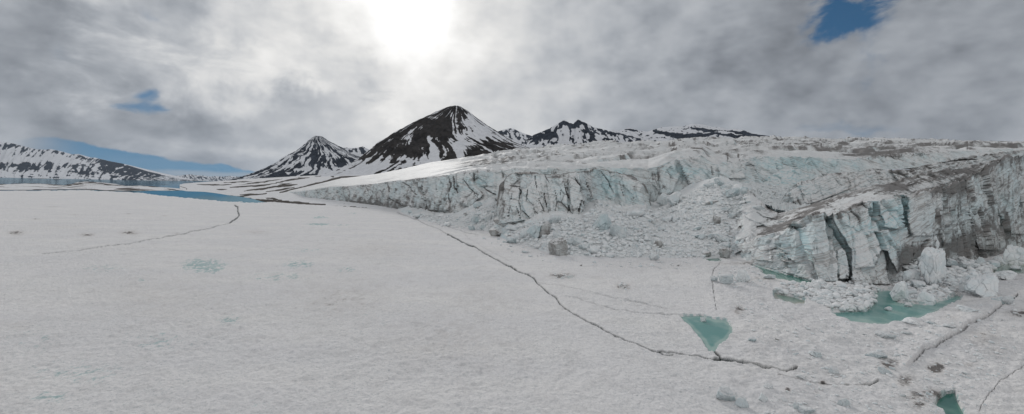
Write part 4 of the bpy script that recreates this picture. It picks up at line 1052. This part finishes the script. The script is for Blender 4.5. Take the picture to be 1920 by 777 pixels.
def back_bias(px, py, T, rib, st, U):
    b = .25 + .55 * st + 1.2 * fbm(U * 13 + T * 1.5 + .5 * fbm(U * 9, T * 3, o=3), T * 7 + 3, o=5) + .10 * rib + .25 * np.exp(-((T - .9) / .12) ** 2)
    for cx, cy, rx, ry, a in ((1082, 233, 14, 6, .4), (1030, 252, 26, 14, .3), (1012, 262, 24, 9, .35), (1120, 262, 30, 9, .25), (1055, 262, 12, 12, -.35), (1150, 248, 22, 14, .15), (1200, 262, 14, 3, .5), (1190, 245, 16, 4, .3), (1180, 255, 40, 6, -.35), (1285, 254, 34, 4, .6), (1325, 246, 24, 6, .5), (1300, 240, 50, 4, -.5), (1380, 250, 20, 4, .3), (1400, 256, 30, 5, .5), (1245, 250, 14, 4, -.3), (955, 256, 12, 6, .2), (1350, 262, 60, 3, -.4), (1290, 263, 40, 3, -.4)):
        b += a * blob(px, py, cx, cy, rx, ry)
    return b
range_('mountain', [(985, 275), (990, 262), (1001, 253), (1012, 249), (1029, 242), (1045, 233), (1058, 225), (1067, 230), (1075, 233), (1080, 226), (1084, 225), (1096, 230), (1113, 239), (1130, 243), (1142, 246), (1155, 250), (1170, 256), (1200, 262), (1232, 268), (1260, 272)],
       [(985, 290), (1260, 290)], 3900, 3300, M_far, 'jagged snowy twin topped peak behind the glacier crest', 8.0, .8, back_bias, 40, 985, 1260, seed=6.2, jag=1.2)
def band_bias(px, py, T, rib, st, U):
    n = fbm(px / 9, py / 4, 3 + 0 * px, o=5)
    return .30 + 1.1 * n + .75 * strokes(px, py + 3 * fbm(px / 14, py / 9, o=3), [([(1226, 246), (1245, 251), (1262, 254), (1290, 257), (1315, 254), (1330, 252), (1345, 250)], 5), ([(1296, 240), (1320, 244), (1345, 246)], 3.5), ([(1345, 251), (1380, 256), (1410, 257), (1445, 259), (1470, 262)], 4), ([(1365, 246), (1395, 250), (1425, 255)], 3), ([(1155, 250), (1172, 256), (1200, 261)], 3), ([(1176, 243), (1195, 247)], 2), ([(1478, 262), (1486, 262)], 3)])
range_('mountain', [(1110, 272), (1130, 262), (1148, 243), (1160, 246), (1168, 244), (1180, 240), (1188, 243), (1200, 246), (1215, 247), (1228, 243), (1240, 239), (1262, 238), (1282, 237), (1296, 233), (1310, 233), (1322, 235), (1335, 238), (1350, 239), (1365, 243), (1380, 242), (1395, 245), (1410, 251), (1425, 253), (1445, 256), (1458, 260), (1470, 262), (1484, 261), (1500, 268)],
       [(1110, 285), (1500, 285)], 5000, 4200, M_far, 'long low snowy mountain with a dark rock band below cloud', 7.0, .5, band_bias, 46, 1110, 1500, seed=9.2, jag=.9)
range_('mountain', [(915, 262), (930, 248), (940, 245), (950, 242), (958, 241), (966, 243), (980, 250), (1000, 256), (1020, 262)],
       [(915, 285), (1020, 285)], 6000, 5200, M_far, 'small snowy peak between the dark peak and the jagged one', 8.0, .8, back_bias, 40, 915, 1020, seed=12.2, jag=.8)
range_('mountain', [(615, 285), (632, 276), (645, 277), (660, 278), (672, 277), (681, 275), (692, 281), (705, 290), (730, 300)],
       [(615, 322), (730, 322)], 6400, 5600, M_far, 'snowy summit in thin cloud behind the pyramid mountain', 8.0, .8, back_bias, 60, 615, 730, seed=15.2, jag=.8)
def fj(px, py, T, rib, st, U):
    return .40 + 1.4 * st + .1 * rib
range_('mountain', [(250, 334), (300, 330), (330, 330), (345, 329), (358, 327.5), (365, 329), (380, 330), (392, 332), (405, 331), (420, 332), (432, 330.5), (445, 332), (480, 331), (520, 334)],
       [(250, 337.5), (520, 341.5)], 21000, 18500, M_far, 'distant blue grey mountains across the fjord', 20., 2., fj, 160, 250, 520, seed=18.2, jag=1.5)

# ------------------------------------------------------------------ ice blocks
_ico = {}
def ico(level):
    if level not in _ico:
        bm = bmesh.new(); bmesh.ops.create_icosphere(bm, subdivisions=level, radius=1)
        V = np.array([v.co[:] for v in bm.verts], np.float32); F = np.array([[v.index for v in f.verts] for f in bm.faces], np.int32)
        bm.free(); _ico[level] = (V, F)
    return _ico[level]

def chunk(level, seed, planes=11, rough=.05, sharp=.0, cubic=.35):
    """an angular block inside the unit cube, cut by random planes"""
    rs = np.random.RandomState(seed)
    V, F = ico(level)
    n = rs.normal(size=(planes, 3)); n /= np.linalg.norm(n, axis=1)[:, None]
    d = rs.uniform(.55, 1.0, planes)
    ax = np.array([(1, 0, 0), (-1, 0, 0), (0, 1, 0), (0, -1, 0), (0, 0, 1), (0, 0, -1)], float)
    ax = ax + rs.normal(scale=cubic * .35, size=ax.shape); ax /= np.linalg.norm(ax, axis=1)[:, None]
    n = np.concatenate([n, ax]); d = np.concatenate([d, rs.uniform(.75, .95, 6)])
    c = V @ n.T
    r = np.where(c > .05, d[None] / np.maximum(c, .05), 9).min(1)
    r = np.minimum(r, 1.25)
    Q = V * r[:, None]
    if rough and level >= 3:
        o = seed * 3.1
        q = fbm(Q[:, 0] * 1.6 + o, Q[:, 1] * 1.6, Q[:, 2] * 1.2, o=3, ridge=True)
        q2 = fbm(Q[:, 0] * 5 + o, Q[:, 1] * 5, Q[:, 2] * 5, o=3)
        fx = np.zeros(len(Q), np.float32)
        a1, a2, rr = voro(Q[:, 0] * 1.9 + o, Q[:, 1] * 1.9, Q[:, 2] * 1.4, facet=fx, facet_k=(1.6, 1.2))
        fy = np.zeros(len(Q), np.float32)
        b1, b2, rr2 = voro(Q[:, 0] * 4.3 + o, Q[:, 1] * 4.3, Q[:, 2] * 3.4, facet=fy, facet_k=(1.2, 1.0))
        Q = Q * (1 + rough * (q * .5 + q2 * .2 + fx * 1.6 + (rr - .5) * 1.4 + (fy + (rr2 - .5)) * .3 - 1.1 * np.exp(-((a2 - a1) / .06) ** 2)))[:, None]
    lo, hi = Q.min(0), Q.max(0)
    Q = (Q - (lo + hi) / 2) / (hi - lo) * 2
    return Q, F

# one tree for placing blocks on what lies below them
bm_all = []
for nme, P in BV.items():
    o = bpy.data.objects[nme]
    V = np.empty(len(o.data.vertices) * 3, np.float32); o.data.vertices.foreach_get('co', V); V = V.reshape(-1, 3)
    r, c = P.shape[:2]
    V = V.reshape(r, c, 3)
    if nme == 'ground': V = V[::2, ::2]
    r, c = V.shape[:2]
    idx = np.arange(r * c).reshape(r, c)
    F = np.stack([idx[:-1, :-1], idx[:-1, 1:], idx[1:, 1:], idx[1:, :-1]], -1).reshape(-1, 4)
    bm_all.append(BVHTree.FromPolygons(V.reshape(-1, 3).tolist(), F.tolist()))

def hit(px, py, which=None):
    dx, dz = ray(px, py)
    D = Vector((float(dx), 1, float(dz))).normalized()
    best = None
    for b in bm_all:
        h = b.ray_cast(Vector((0, 0, H0)), D, 3000)
        if h[0] is not None and (best is None or h[3] < best[1]): best = (h[0], h[3], h[1])
    return best
def down(x, y, top=120):
    best = None
    for b in bm_all:
        h = b.ray_cast(Vector((x, y, top)), Vector((0, 0, -1)), 200)
        if h[0] is not None and (best is None or h[0].z > best): best = h[0].z
    return best

def block(px, py, w, h, label, mat=M_blk1, seed=1, tilt=(0, 0), rz=None, sink=.12, dep=.85, level=5, rough=.10, planes=12, name='ice_block', group=None, taper=0., cubic=.9):
    """px, py: middle of the foot in the picture; w, h: size in picture pixels"""
    if 1680 < px < 1935 and py < 585: w, h = w * 1.18, h * 1.15
    q = hit(px, py)
    if q is None: return
    p = q[0]
    if p.z < -.3:                      # afloat in a pool
        k_ = (-.32 - H0) / (p.z - H0); p = Vector((p.x * k_, p.y * k_, -.32)); sink = .4
    s = p.y / FOC
    W, Hh = w * s, h * s
    Q, F = chunk(level, seed, planes, rough, cubic=cubic)
    Q = Q * .5
    Q[:, 2] += .5
    if taper: Q[:, :2] *= (1 - taper * Q[:, 2:3])
    R = Matrix.Rotation(rz if rz is not None else (seed * 1.7) % 1.0 - .5, 3, 'Z')
    Q = Q * np.array([W, W * dep, Hh * (1 + sink)]) - np.array([0, 0, Hh * sink])
    Rt = Matrix.Rotation(tilt[0], 3, 'Y') @ Matrix.Rotation(tilt[1], 3, 'X') @ R
    Q = Q @ np.array(Rt).T
    me = raw_mesh(name, Q, F, mat, True)
    o = link(name, me); o.location = (p.x, p.y + W * dep * .35, p.z)
    tag(o, None, label, 'ice block', group)
    return o

B0, B1, B2, B3 = M_clean, M_blk1, M_blk2, M_blk3
BL = [  # px, foot py, w, h, label, material, seed, extras
 (1757, 537, 48, 62, 'tall tapering white ice pillar standing above the turquoise pond', B0, 21, dict(taper=.22, name='ice_pillar', sink=.05, level=6, rough=.09, planes=4, dep=.7, tilt=(.06, 0), cubic=.7, rz=.3)),
 (1724, 499, 22, 34, 'upright blue ice block leaning just behind the tall ice pillar', B2, 22, dict(taper=.1, planes=5)),
 (1714, 531, 24, 22, 'squat white block between the tall pillar and the big pyramid block by the pond', B0, 23, {}),
 (1699, 567, 36, 34, 'pyramid shaped white ice block on the bank of the turquoise pond', B0, 24, dict(taper=.5, level=6)),
 (1743, 572, 31, 22, 'broad ice block at the water edge in front of the tall pillar', B0, 25, dict(taper=.2)),
 (1729, 541, 20, 12, 'flat grey topped block lodged at the foot of the tall pillar', B1, 26, {}),
 (1830, 553, 36, 38, 'rounded upright white block, first of the leaning pair on the bank', B0, 27, dict(taper=.25, level=6, tilt=(.15, 0))),
 (1854, 557, 50, 42, 'large wedge shaped white block leaning over a dark hollow on the bank', B0, 28, dict(taper=.55, level=6, tilt=(.35, 0), planes=6)),
 (1890, 525, 27, 15, 'low undercut block behind the big leaning wedge', B0, 29, {}),
 (1880, 496, 20, 14, 'small white block standing in the murky slush pool', B1, 30, {}),
 (1921, 498, 42, 32, 'large rounded white block at the edge of the slush pool', B0, 31, dict(taper=.3, level=6)),
 (1909, 507, 16, 8, 'thin flat floe lying in the murky slush pool', B1, 32, {}),
 (1879, 577, 22, 24, 'tilted blue ice slab, first of two at the end of the broken snow step', B2, 33, dict(tilt=(.5, 0), dep=.5)),
 (1895, 576, 24, 22, 'pale tilted ice slab leaning beside the blue slab', B1, 34, dict(tilt=(.6, .2), dep=.5)),
 (1756, 470, 19, 29, 'small white ice pinnacle in front of the black stained cliff foot', B0, 35, dict(taper=.45)),
 (1776, 466, 13, 20, 'narrow grey ice pinnacle beside the small white one', B1, 36, dict(taper=.4)),
 (1787, 502, 20, 14, 'blue tinted block at the foot of the stained ice wall', B2, 37, {}),
 (1820, 505, 26, 14, 'flat topped slab block near the middle of the rubble behind the leaning pair', B1, 38, {}),
 (1840, 498, 14, 14, 'small sharp block standing at the rear edge of the rubble field', B1, 39, dict(taper=.3)),
 (1812, 494, 16, 10, 'low block right under the stained ice wall', B1, 40, {}),
 (1719, 615, 30, 19, 'lone white block on the near bank of the turquoise pond', B0, 41, dict(taper=.3)),
 (1822, 588, 26, 13, 'rounded snow capped block lying on the smooth bank strip', B0, 42, {}),
 (1667, 640, 38, 18, 'flat slab like block with a shadowed underside beyond the dome block', B1, 43, dict(taper=.2, dep=.7)),
 (1651, 678, 30, 18, 'smooth pale dome of ice with a blue rim beside dark grit', B2, 44, dict(level=6, planes=2)),
 (1664, 707, 19, 20, 'upright rounded block beside dark grit below the dome', B1, 45, {}),
 (1704, 630, 18, 9, 'small flat block right of the shadowed slab', B1, 46, {}),
 (1747, 610, 14, 9, 'small block on the smooth strip below the pond', B2, 47, {}),
 (1785, 618, 20, 10, 'low block beside the start of the broken snow step', B1, 48, {}),
 (1583, 768, 26, 24, 'narrow tilted slab at the lower edge near dirty snow', B1, 49, dict(tilt=(-.5, 0), dep=.4)),
 (1397, 530, 30, 24, 'large smooth white block in the small group before the narrow green pool', B0, 50, dict(taper=.35, level=6)),
 (1363, 534, 34, 20, 'cluster shaped block left of the large smooth block by the green pool', B1, 51, dict(taper=.2)),
 (1446, 524, 20, 9, 'flat pale block near the narrow green pool', B1, 52, {}),
 (1340, 528, 14, 10, 'small block on the vertical crack by the block group', B1, 53, {}),
 (1413, 645, 14, 13, 'small blue grey block alone between pond and dome blocks', B2, 54, {}),
 (1535, 675, 22, 18, 'smooth snow covered block in the hummocky snow', B1, 55, dict(planes=3)),
 (1366, 762, 34, 36, 'broad blue slab lying flat, larger of the pair near the lower edge', B2, 56, dict(dep=1.2, sink=.5, planes=4)),
 (1393, 774, 20, 34, 'thin broken slab beside the broad blue slab', B1, 57, dict(dep=1.2, sink=.5)),
 (1433, 760, 14, 24, 'narrow half buried slab near the lower edge', B1, 58, dict(dep=1.4, sink=.5)),
 (1444, 733, 16, 13, 'small block between the half buried slab and the crack', B1, 59, {}),
 (1495, 773, 13, 22, 'upright thin splinter of ice near the lower edge', B1, 60, dict(dep=.5)),
 (1514, 782, 28, 20, 'angular pale blue block on the lower edge', B2, 61, dict(planes=6)),
 (1505, 716, 18, 13, 'rounded block above the end of the dark crack', B1, 62, {}),
 (1567, 706, 18, 20, 'rounded block above the second short crack', B1, 63, dict(planes=3)),
 (1320, 604, 13, 9, 'small snow capped ice block standing in the triangular pond', B1, 64, {}),
 (1668, 583, 12, 7, 'small ice block standing in the middle of the curving pond', B1, 65, {}),
 (1705, 576, 12, 7, 'small ice block in the curving pond near its rear bank', B1, 66, {}),
 (1054, 479, 42, 32, 'dark stained wedge of ice at the front of the debris slope', B3, 67, dict(taper=.3, level=6, planes=3, tilt=(-.35, 0), cubic=.6, rz=.5, sink=.3)),
 (1160, 447, 30, 26, 'blocky pale cube of ice low on the debris slope', B1, 68, dict(level=6)),
 (1130, 436, 46, 38, 'large slanted ice slab above the dark stained wedge', B2, 69, dict(taper=.55, level=6, tilt=(.25, 0), planes=6)),
 (1003, 449, 34, 28, 'big blue block in the cluster below the cracked cliff', B2, 70, dict(level=6)),
 (1024, 446, 24, 30, 'angular dark block touching the big blue block', B3, 71, dict(taper=.2)),
 (985, 446, 20, 18, 'smaller pale block on the edge of the blue cluster', B1, 72, {}),
 (1078, 462, 26, 20, 'pale block just behind the dark stained wedge', B1, 73, {}),
 (1096, 470, 20, 13, 'low pale block beside the dark stained wedge', B1, 74, {}),
 (960, 457, 22, 12, 'flat blue topped block at the debris front', B2, 75, {}),
 (930, 444, 24, 15, 'dark sided low block at the debris front', B3, 76, {}),
 (915, 416, 17, 14, 'white rounded block in the recess between the two cliff faces', B1, 77, {}),
 (893, 421, 22, 20, 'blue block with a pale top in the recess below the fissured cliff', B2, 78, {}),
 (884, 432, 13, 11, 'square blue block at the foot of the recess debris', B2, 79, {}),
 (905, 430, 13, 9, 'small blue block near the foot of the recess debris', B2, 80, {}),
 (1228, 489, 22, 13, 'pale block at the snow edge under the debris slope', B1, 81, {}),
 (1272, 381, 28, 20, 'smooth pale block high on the debris under the second cliff', B1, 82, dict(tilt=(-.4, 0))),
 (1345, 422, 16, 18, 'dark sided block half way up the debris mound', B3, 83, {}),
 (1352, 456, 36, 18, 'long slanted slab low on the debris mound', B1, 84, dict(tilt=(.35, 0))),
 (1363, 485, 24, 20, 'stained block where the debris meets the layered wall', B3, 85, {}),
 (1379, 371, 28, 20, 'large bright blue block near the top of the debris mound', B2, 86, dict(level=6)),
 (1352, 350, 24, 17, 'blue block crowning the debris mound', B2, 87, {}),
 (1398, 364, 20, 14, 'blue block on the shoulder of the debris mound', B2, 88, {}),
 (1362, 358, 18, 14, 'pale block below the crowning blue block', B1, 89, {}),
 (1243, 386, 22, 24, 'upright block under the second cliff left of the smooth pale block', B1, 90, dict(taper=.2)),
 (1040, 421, 24, 18, 'pale block leaning on the foot of the cracked cliff', B1, 91, {}),
 (1425, 395, 20, 10, 'grey block lying against the curved ridge crest', B1, 92, {}),
 (982, 355, 14, 16, 'bright ice chunk clinging to the cracked cliff', B1, 93, {}),
 (1312, 592, 9, 4, 'thin flake of ice at the upper rim of the triangular pond', B1, 94, {}),
]
for px, py, w, h, lb, mt, sd, ex in BL:
    if py > 572 and sd not in (64, 65, 66, 94):
        h = h * .55; ex = dict(ex); ex.setdefault('dep', 1.15); ex['sink'] = .45; py -= h * .5
    block(px, py, w, h, lb, mt, sd, **ex)

# medium blocks: individual copies of a dozen shapes
protos = []
for i in range(14):
    Q, F = chunk(3, 200 + i, 9, .09, cubic=.8)
    protos.append(raw_mesh('ice_chunk', Q * .5, F, (M_blk1, M_blk2, M_clean, M_blk1, M_clean, M_blk1, M_blk3)[i % 7], True))

def inside(poly, n, rs):
    a = np.array(poly, float); lo, hi = a.min(0), a.max(0)
    out = []
    while len(out) < n:
        q = lo + (hi - lo) * rs.rand(200, 2)
        k = poly_sd(q[:, 0], q[:, 1], poly) < 0
        out += q[k].tolist()
    return out[:n]
Z_A = [(760, 396), (800, 404), (860, 405), (900, 385), (930, 385), (936, 425), (950, 430), (930, 438), (880, 430), (820, 424)]
Z_B = [(945, 430), (990, 420), (1050, 404), (1088, 412), (1108, 392), (1125, 378), (1160, 398), (1210, 394), (1215, 484), (1110, 482), (1035, 474), (1000, 464), (950, 448)]
Z_C = [(1215, 396), (1260, 384), (1300, 355), (1346, 340), (1385, 350), (1400, 365), (1372, 440), (1370, 478), (1300, 484), (1215, 484)]
Z_D = FIELD1
Z_E = FIELD2
Z_F = [(1400, 540), (1460, 570), (1560, 600), (1680, 615), (1780, 590), (1850, 560), (1900, 545), (1910, 640), (1860, 760), (1600, 777), (1420, 777), (1500, 690), (1420, 640), (1380, 580)]
Z_G = [(880, 440), (930, 446), (1000, 470), (1040, 485), (1110, 492), (1300, 492), (1340, 500), (1300, 505), (1060, 500), (960, 475)]
Z_I = [(1400, 360), (1430, 380), (1470, 385), (1500, 375), (1480, 350), (1430, 350)]
ZONES = [(Z_A, 34, (5, 18), 'pale ice chunk in the recess debris between the two cliff faces', 'ice chunks in the recess debris'),
         (Z_B, 66, (5, 26), 'pale ice chunk in the debris below the cracked cliff', 'ice chunks below the cracked cliff'),
         (Z_C, 52, (5, 22), 'grey blue ice chunk on the high debris mound', 'ice chunks on the debris mound'),
         (Z_D, 46, (7, 20), 'white ice chunk in the rubble field between the wall and the pond', 'ice chunks between wall and pond'),
         (Z_E, 44, (7, 22), 'white ice chunk in the rubble around the tall pillar', 'ice chunks around the tall pillar'),
         (Z_F, 40, (5, 13), 'snow dusted ice chunk scattered on the hummocky snow', 'scattered chunks on hummocky snow'),
         (Z_G, 16, (4, 10), 'small ice chunk strewn on the flat snow before the debris', 'chunks on the snow before the debris'),
         (Z_I, 10, (4, 9), 'blue ice chunk on the floor of the hollow', 'ice chunks in the hollow')]
rs = np.random.RandomState(77)
for poly, n, (a, b), lb, gp in ZONES:
    for px, py in inside(poly, n, rs):
        q = hit(px, py)
        if q is None or q[0].z < -.25: continue
        p = q[0]; s = p.y / FOC
        sz = s * (a + (b - a) * rs.rand() ** 2.2)
        o = bpy.data.objects.new('ice_chunk', protos[rs.randint(14)])
        C.objects.link(o)
        flat = .55 if poly is Z_F else .8
        o.scale = (sz * rs.uniform(.8, 1.4), sz * rs.uniform(.7, 1.1), sz * rs.uniform(.5, 1.) * flat)
        o.rotation_euler = (rs.uniform(-.4, .4), rs.uniform(-.4, .4), rs.uniform(0, 6.28))
        o.location = (p.x, p.y, p.z + o.scale[2] * .22)
        tag(o, None, lb, 'ice chunk', gp)

# fine rubble: one mesh nobody could count
def fine_rubble():
    V0, F0 = [], []
    tmpl = [chunk(1, 400 + i, 5, 0) for i in range(10)]
    tmpl2 = [chunk(2, 500 + i, 7, 0) for i in range(10)]
    V, F, base = [], [], 0
    mats = []
    for poly, n, (a, b) in ((Z_A, 800, (1.2, 4)), (Z_B, 2300, (1.8, 8)), (Z_C, 2300, (1.6, 7)), (Z_D, 900, (2.0, 10)), (Z_E, 1000, (2.0, 10)), (Z_F, 1300, (1.0, 5.5)), (Z_G, 200, (1, 3.5)), (Z_I, 300, (1, 4)),
                            ([(1030, 512), (1075, 512), (1080, 524), (1040, 524)], 60, (1, 4)), ([(1155, 530), (1180, 530), (1185, 545), (1160, 545)], 40, (1, 4)), ([(1690, 535), (1800, 552), (1790, 566), (1690, 570)], 160, (1.2, 4)),
                            ([(1330, 500), (1420, 500), (1450, 540), (1360, 540)], 160, (1.5, 5)), ([(1380, 462), (1440, 498), (1520, 527), (1690, 536), (1690, 524), (1520, 518), (1420, 485)], 260, (1, 4)), ([(1700, 740), (1800, 735), (1810, 777), (1690, 777)], 120, (1, 4))):
        for px, py in inside(poly, n, rs):
            q = hit(px, py)
            if q is None: continue
            if q[0].z < -.25: continue
            p = q[0]; s = p.y / FOC
            px_sz = a + (b - a) * 1.25 * rs.rand() ** 3.4
            sz = s * px_sz
            Q, f = (tmpl2 if px_sz > 3.2 else tmpl)[rs.randint(10)]
            R = np.array(Matrix.Rotation(rs.uniform(0, 6.28), 3, 'Z') @ Matrix.Rotation(rs.uniform(-.6, .6), 3, 'X'))
            q2 = (Q * .5 * sz * np.array([rs.uniform(.8, 1.4), rs.uniform(.7, 1.2), rs.uniform(.5, .95)])) @ R.T + np.array([p.x, p.y, p.z + sz * .18])
            V.append(q2); F.append(f + base); base += len(Q)
    V = np.concatenate(V); F = np.concatenate(F)
    me = raw_mesh('ice_rubble', V, F, M_crush, False)
    tag(link('ice_rubble', me), 'stuff', 'fine crushed ice rubble covering the debris slopes and banks', 'ice rubble')
fine_rubble()

# ------------------------------------------------------------------ light and sky
SUNPX, SUNPY = 768, 22
dx, dz = ray(SUNPX, SUNPY)
sund = Vector((float(dx), 1., float(dz))).normalized()
el = math.asin(sund.z); az = math.atan2(sund.x, sund.y)
L = bpy.data.lights.new('sun', 'SUN'); L.energy = 1.5; L.angle = math.radians(10); L.color = (1., .965, .92)
lo = bpy.data.objects.new('sun', L); C.objects.link(lo)
lo.rotation_euler = sund.to_track_quat('Z', 'Y').to_euler()
tag(lo, None)

world = bpy.data.worlds.new('World'); bpy.context.scene.world = world; world.use_nodes = True
t = NT(world.node_tree); t.n.clear()
out = t.new('ShaderNodeOutputWorld'); bg = t.new('ShaderNodeBackground'); t.l.new(bg.outputs[0], out.inputs[0])
STR = .1
bg.inputs[1].default_value = STR
sky = t.new('ShaderNodeTexSky', sky_type='NISHITA'); sky.sun_disc = False
sky.sun_elevation = el; sky.sun_rotation = az; sky.altitude = 50; sky.air_density = 1.; sky.dust_density = .1; sky.ozone_density = 3.
g = E(t, t.new('ShaderNodeTexCoord').outputs['Generated'])
x, y, z = t.sep(g)
zc = t.m('MAXIMUM', z, 0.)
k = zc + .22
ux, uy = x / k, y / k
pv = t.xyz(ux, uy, 0.)
def azel(px, py):
    a, b = ray(px, py); v = Vector((float(a), 1, float(b))).normalized(); return v
t.put(sky.inputs[0], t.xyz(x * .8, y * .2, z + .16))
n_big = t.noise(pv, .42, 7, .56, .0)
G2 = t.scale(g, (1., 1., 1.55))
n_mid = t.noise(t.vadd(G2, (3.1, 7.7, 1.)), 2.6, 7, .54, .2)
n_fin = t.noise(t.vadd(G2, (9.1, 1.7, 4.)), 11., 6, .6, .2)
n_dir = t.noise(t.scale(g, (1., 1., 1.9)), 2.6, 7, .58, .3)
n_dir2 = t.noise(t.scale(g, (1., 1., 2.4)), 6.5, 6, .6, .3)
wx = (n_mid - .5); wz = (t.noise(g, 9., 5, .6) - .5)
def spot(px, py, w, h, warp=1.):
    """soft patch around one direction of the sky; w, h in picture pixels"""
    v = azel(px, py)
    # tangent frame: horizontal and vertical
    hx, hy = v.y / math.hypot(v.x, v.y), -v.x / math.hypot(v.x, v.y)
    side = x * hx + y * hy
    up = z - v.z
    fwd = t.m('GREATER_THAN', x * v.x + y * v.y, 0.)
    kx = FOC / w / (1 + ((px - 960) / FOC) ** 2) ** .5 * 1.0
    ky = FOC / h * (1 + ((px - 960) / FOC) ** 2) ** .5
    a = (side * kx * (1 + ((px - 960) / FOC) ** 2) ** 1.0 + (n_dir2 - .5) * 5. * warp)
    b = (up * ky + wz * 6. * warp)
    r = a * a + b * b
    return t.m('EXPONENT', r * -1.) * fwd
blue = spot(1590, 10, 84, 38) * .85 + spot(1600, 20, 150, 80) * .22 + spot(1618, 50, 32, 22) * .6 + spot(268, 178, 30, 16) * .80 + spot(272, 206, 48, 14) * .75 + spot(703, 106, 9, 8, .6) * .35 + spot(262, 22, 36, 22) * .45 + spot(120, 112, 50, 26) * .32
blue = blue + spot(1560, 235, 110, 14) * .40 + spot(1640, 100, 30, 60) * .28 + spot(1920, 110, 30, 20) * .3 + spot(1760, 255, 120, 9) * .3 + spot(1490, 245, 60, 10) * .2
# clear strip above the fjord, from the ridge on the left to the pyramid mountain
h_ = t.m('ARCTAN2', x, y) * (180 / PI)
elv = t.m('ARCSINE', z) * (180 / PI)
top = t.lin(h_, -42., -24.5, 3.05, .95)
top = top + wz * 2.2 + wx * .5
strip = t.ss(0., .28, top - elv) * t.ss(-45., -39., h_) * t.ss(-22., -25.5, h_)
bank = t.ss(1.05, .62, elv + wz * .5) * t.ss(-37., -33., h_) * t.ss(-20., -26., h_)
dens = t.ss(.20, .50, n_big * .35 + n_mid * .40 + n_fin * .14 + .06 + .10 - blue * .42)
dens = dens * (1. - strip)
# brightness of the cloud
sv = t.new('ShaderNodeVectorMath', operation='DOT_PRODUCT'); t.put(sv.inputs[0], g); sv.inputs[1].default_value = sund
om = 1. - E(t, sv.outputs['Value'])
def glow(w): return t.m('EXPONENT', om * (-1. / w))
tex = t.ss(.30, .70, n_mid * .6 + n_big * .4)
tex2 = t.ss(.25, .75, n_dir)
fine = n_fin
def lit(sc_, off, det, seed):
    """relief of the cloud: the density here less the density one step nearer the sun"""
    a = t.noise(t.vadd(G2, (seed, 0., 0.)), sc_, det, .55)
    st = t.new('ShaderNodeVectorMath', operation='SUBTRACT'); st.inputs[0].default_value = (sund.x, sund.y, sund.z * 1.55); t.put(st.inputs[1], G2)
    nn = t.new('ShaderNodeVectorMath', operation='NORMALIZE'); t.l.new(st.outputs[0], nn.inputs[0])
    b = t.noise(t.vadd(t.vadd(G2, t.scale(E(t, nn.outputs[0]), (off, off, off))), (seed, 0., 0.)), sc_, det, .55)
    return a - b
rel = lit(1.9, .07, 5, 2.) * .75 + lit(5.0, .022, 4, 5.) * .45
lum = .17 + tex * .12 + tex2 * .16 + t.ss(.3, .7, n_dir2) * .03 + fine * .02 + rel * 1.25
g1 = glow(.11) * .26; g2 = glow(.045) * .20; g3_ = glow(.012) * .14; g4 = glow(.0018) * .6
lum = lum + (g1 + g2) * (.55 + tex * .9) + g3_ + g4
lum = lum - spot(130, 250, 190, 70) * .05 - spot(430, 225, 170, 34) * .07 - spot(600, 190, 130, 38) * .17 - spot(660, 150, 60, 30) * .05 - spot(1700, 240, 300, 50) * .05 - spot(60, 120, 150, 120) * .11 - spot(330, 240, 130, 30) * .05
lum = lum + spot(500, 100, 240, 110) * .12 + spot(930, 60, 160, 90) * .08 + spot(470, 285, 90, 14) * .14 + spot(350, 270, 60, 8) * .06 + spot(730, 200, 26, 26) * .16 + spot(440, 110, 160, 60) * .12
lum = lum + t.ss(.35, 1., z) * .10 + t.ss(.2, -.6, y) * .34            # unseen sky overhead and behind the camera brightened to light snow and ice
lum = t.m('MAXIMUM', lum, .12)
warm = t.ss(.15, .9, lum)
cc = t.mix(warm, (.90, .975, 1.09), (1.0, .99, .97))
def scl(col, f):
    n = t.new('ShaderNodeVectorMath', operation='SCALE'); t.put(n.inputs[0], col); t.put(n.inputs[3], f); return E(t, n.outputs[0])
cloud = scl(cc, lum * (1 / STR))
skyc = t.mix(1., scl(E(t, sky.outputs[0]), .68), (.52, .92, 1.05), 'MULTIPLY')
final = t.mix(dens, skyc, cloud)
final = t.mix(bank * .65, final, tuple(a / STR for a in (.42, .44, .47)))
t.put(bg.inputs[0], final)

# the air: far ridges fade a little towards blue grey
hv = [(x_, y_, z_) for z_ in (-70, 1500) for x_, y_ in ((-40000, -2000), (40000, -2000), (40000, 40000), (-40000, 40000))]
hm_ = bpy.data.materials.new('haze'); hm_.use_nodes = True
ht = NT(hm_.node_tree); ht.n.clear()
ho = ht.new('ShaderNodeOutputMaterial'); pvn = ht.new('ShaderNodeVolumePrincipled')
pvn.inputs['Color'].default_value = (.62, .74, .90, 1); pvn.inputs['Density'].default_value = HAZE; pvn.inputs['Anisotropy'].default_value = .2
ht.l.new(pvn.outputs[0], ho.inputs['Volume'])
hme = bpy.data.meshes.new('haze'); hme.from_pydata(hv, [], [(3, 2, 1, 0), (4, 5, 6, 7), (0, 1, 5, 4), (1, 2, 6, 5), (2, 3, 7, 6), (3, 0, 4, 7)]); hme.materials.append(hm_)
tag(link('haze', hme), 'stuff', 'thin blue grey haze before the far mountains', 'haze')

sc = bpy.context.scene
sc.view_settings.view_transform = 'Standard'; sc.view_settings.look = 'None'; sc.view_settings.gamma = 1
sc.view_settings.exposure = 0.
sc.cycles.use_denoising = True
sc.cycles.denoiser = 'OPENIMAGEDENOISE'
sc.cycles.denoising_input_passes = 'RGB_ALBEDO_NORMAL'
sc.cycles.denoising_prefilter = 'ACCURATE'
sc.cycles.max_bounces = 4
sc.cycles.diffuse_bounces = 2
sc.cycles.volume_bounces = 0
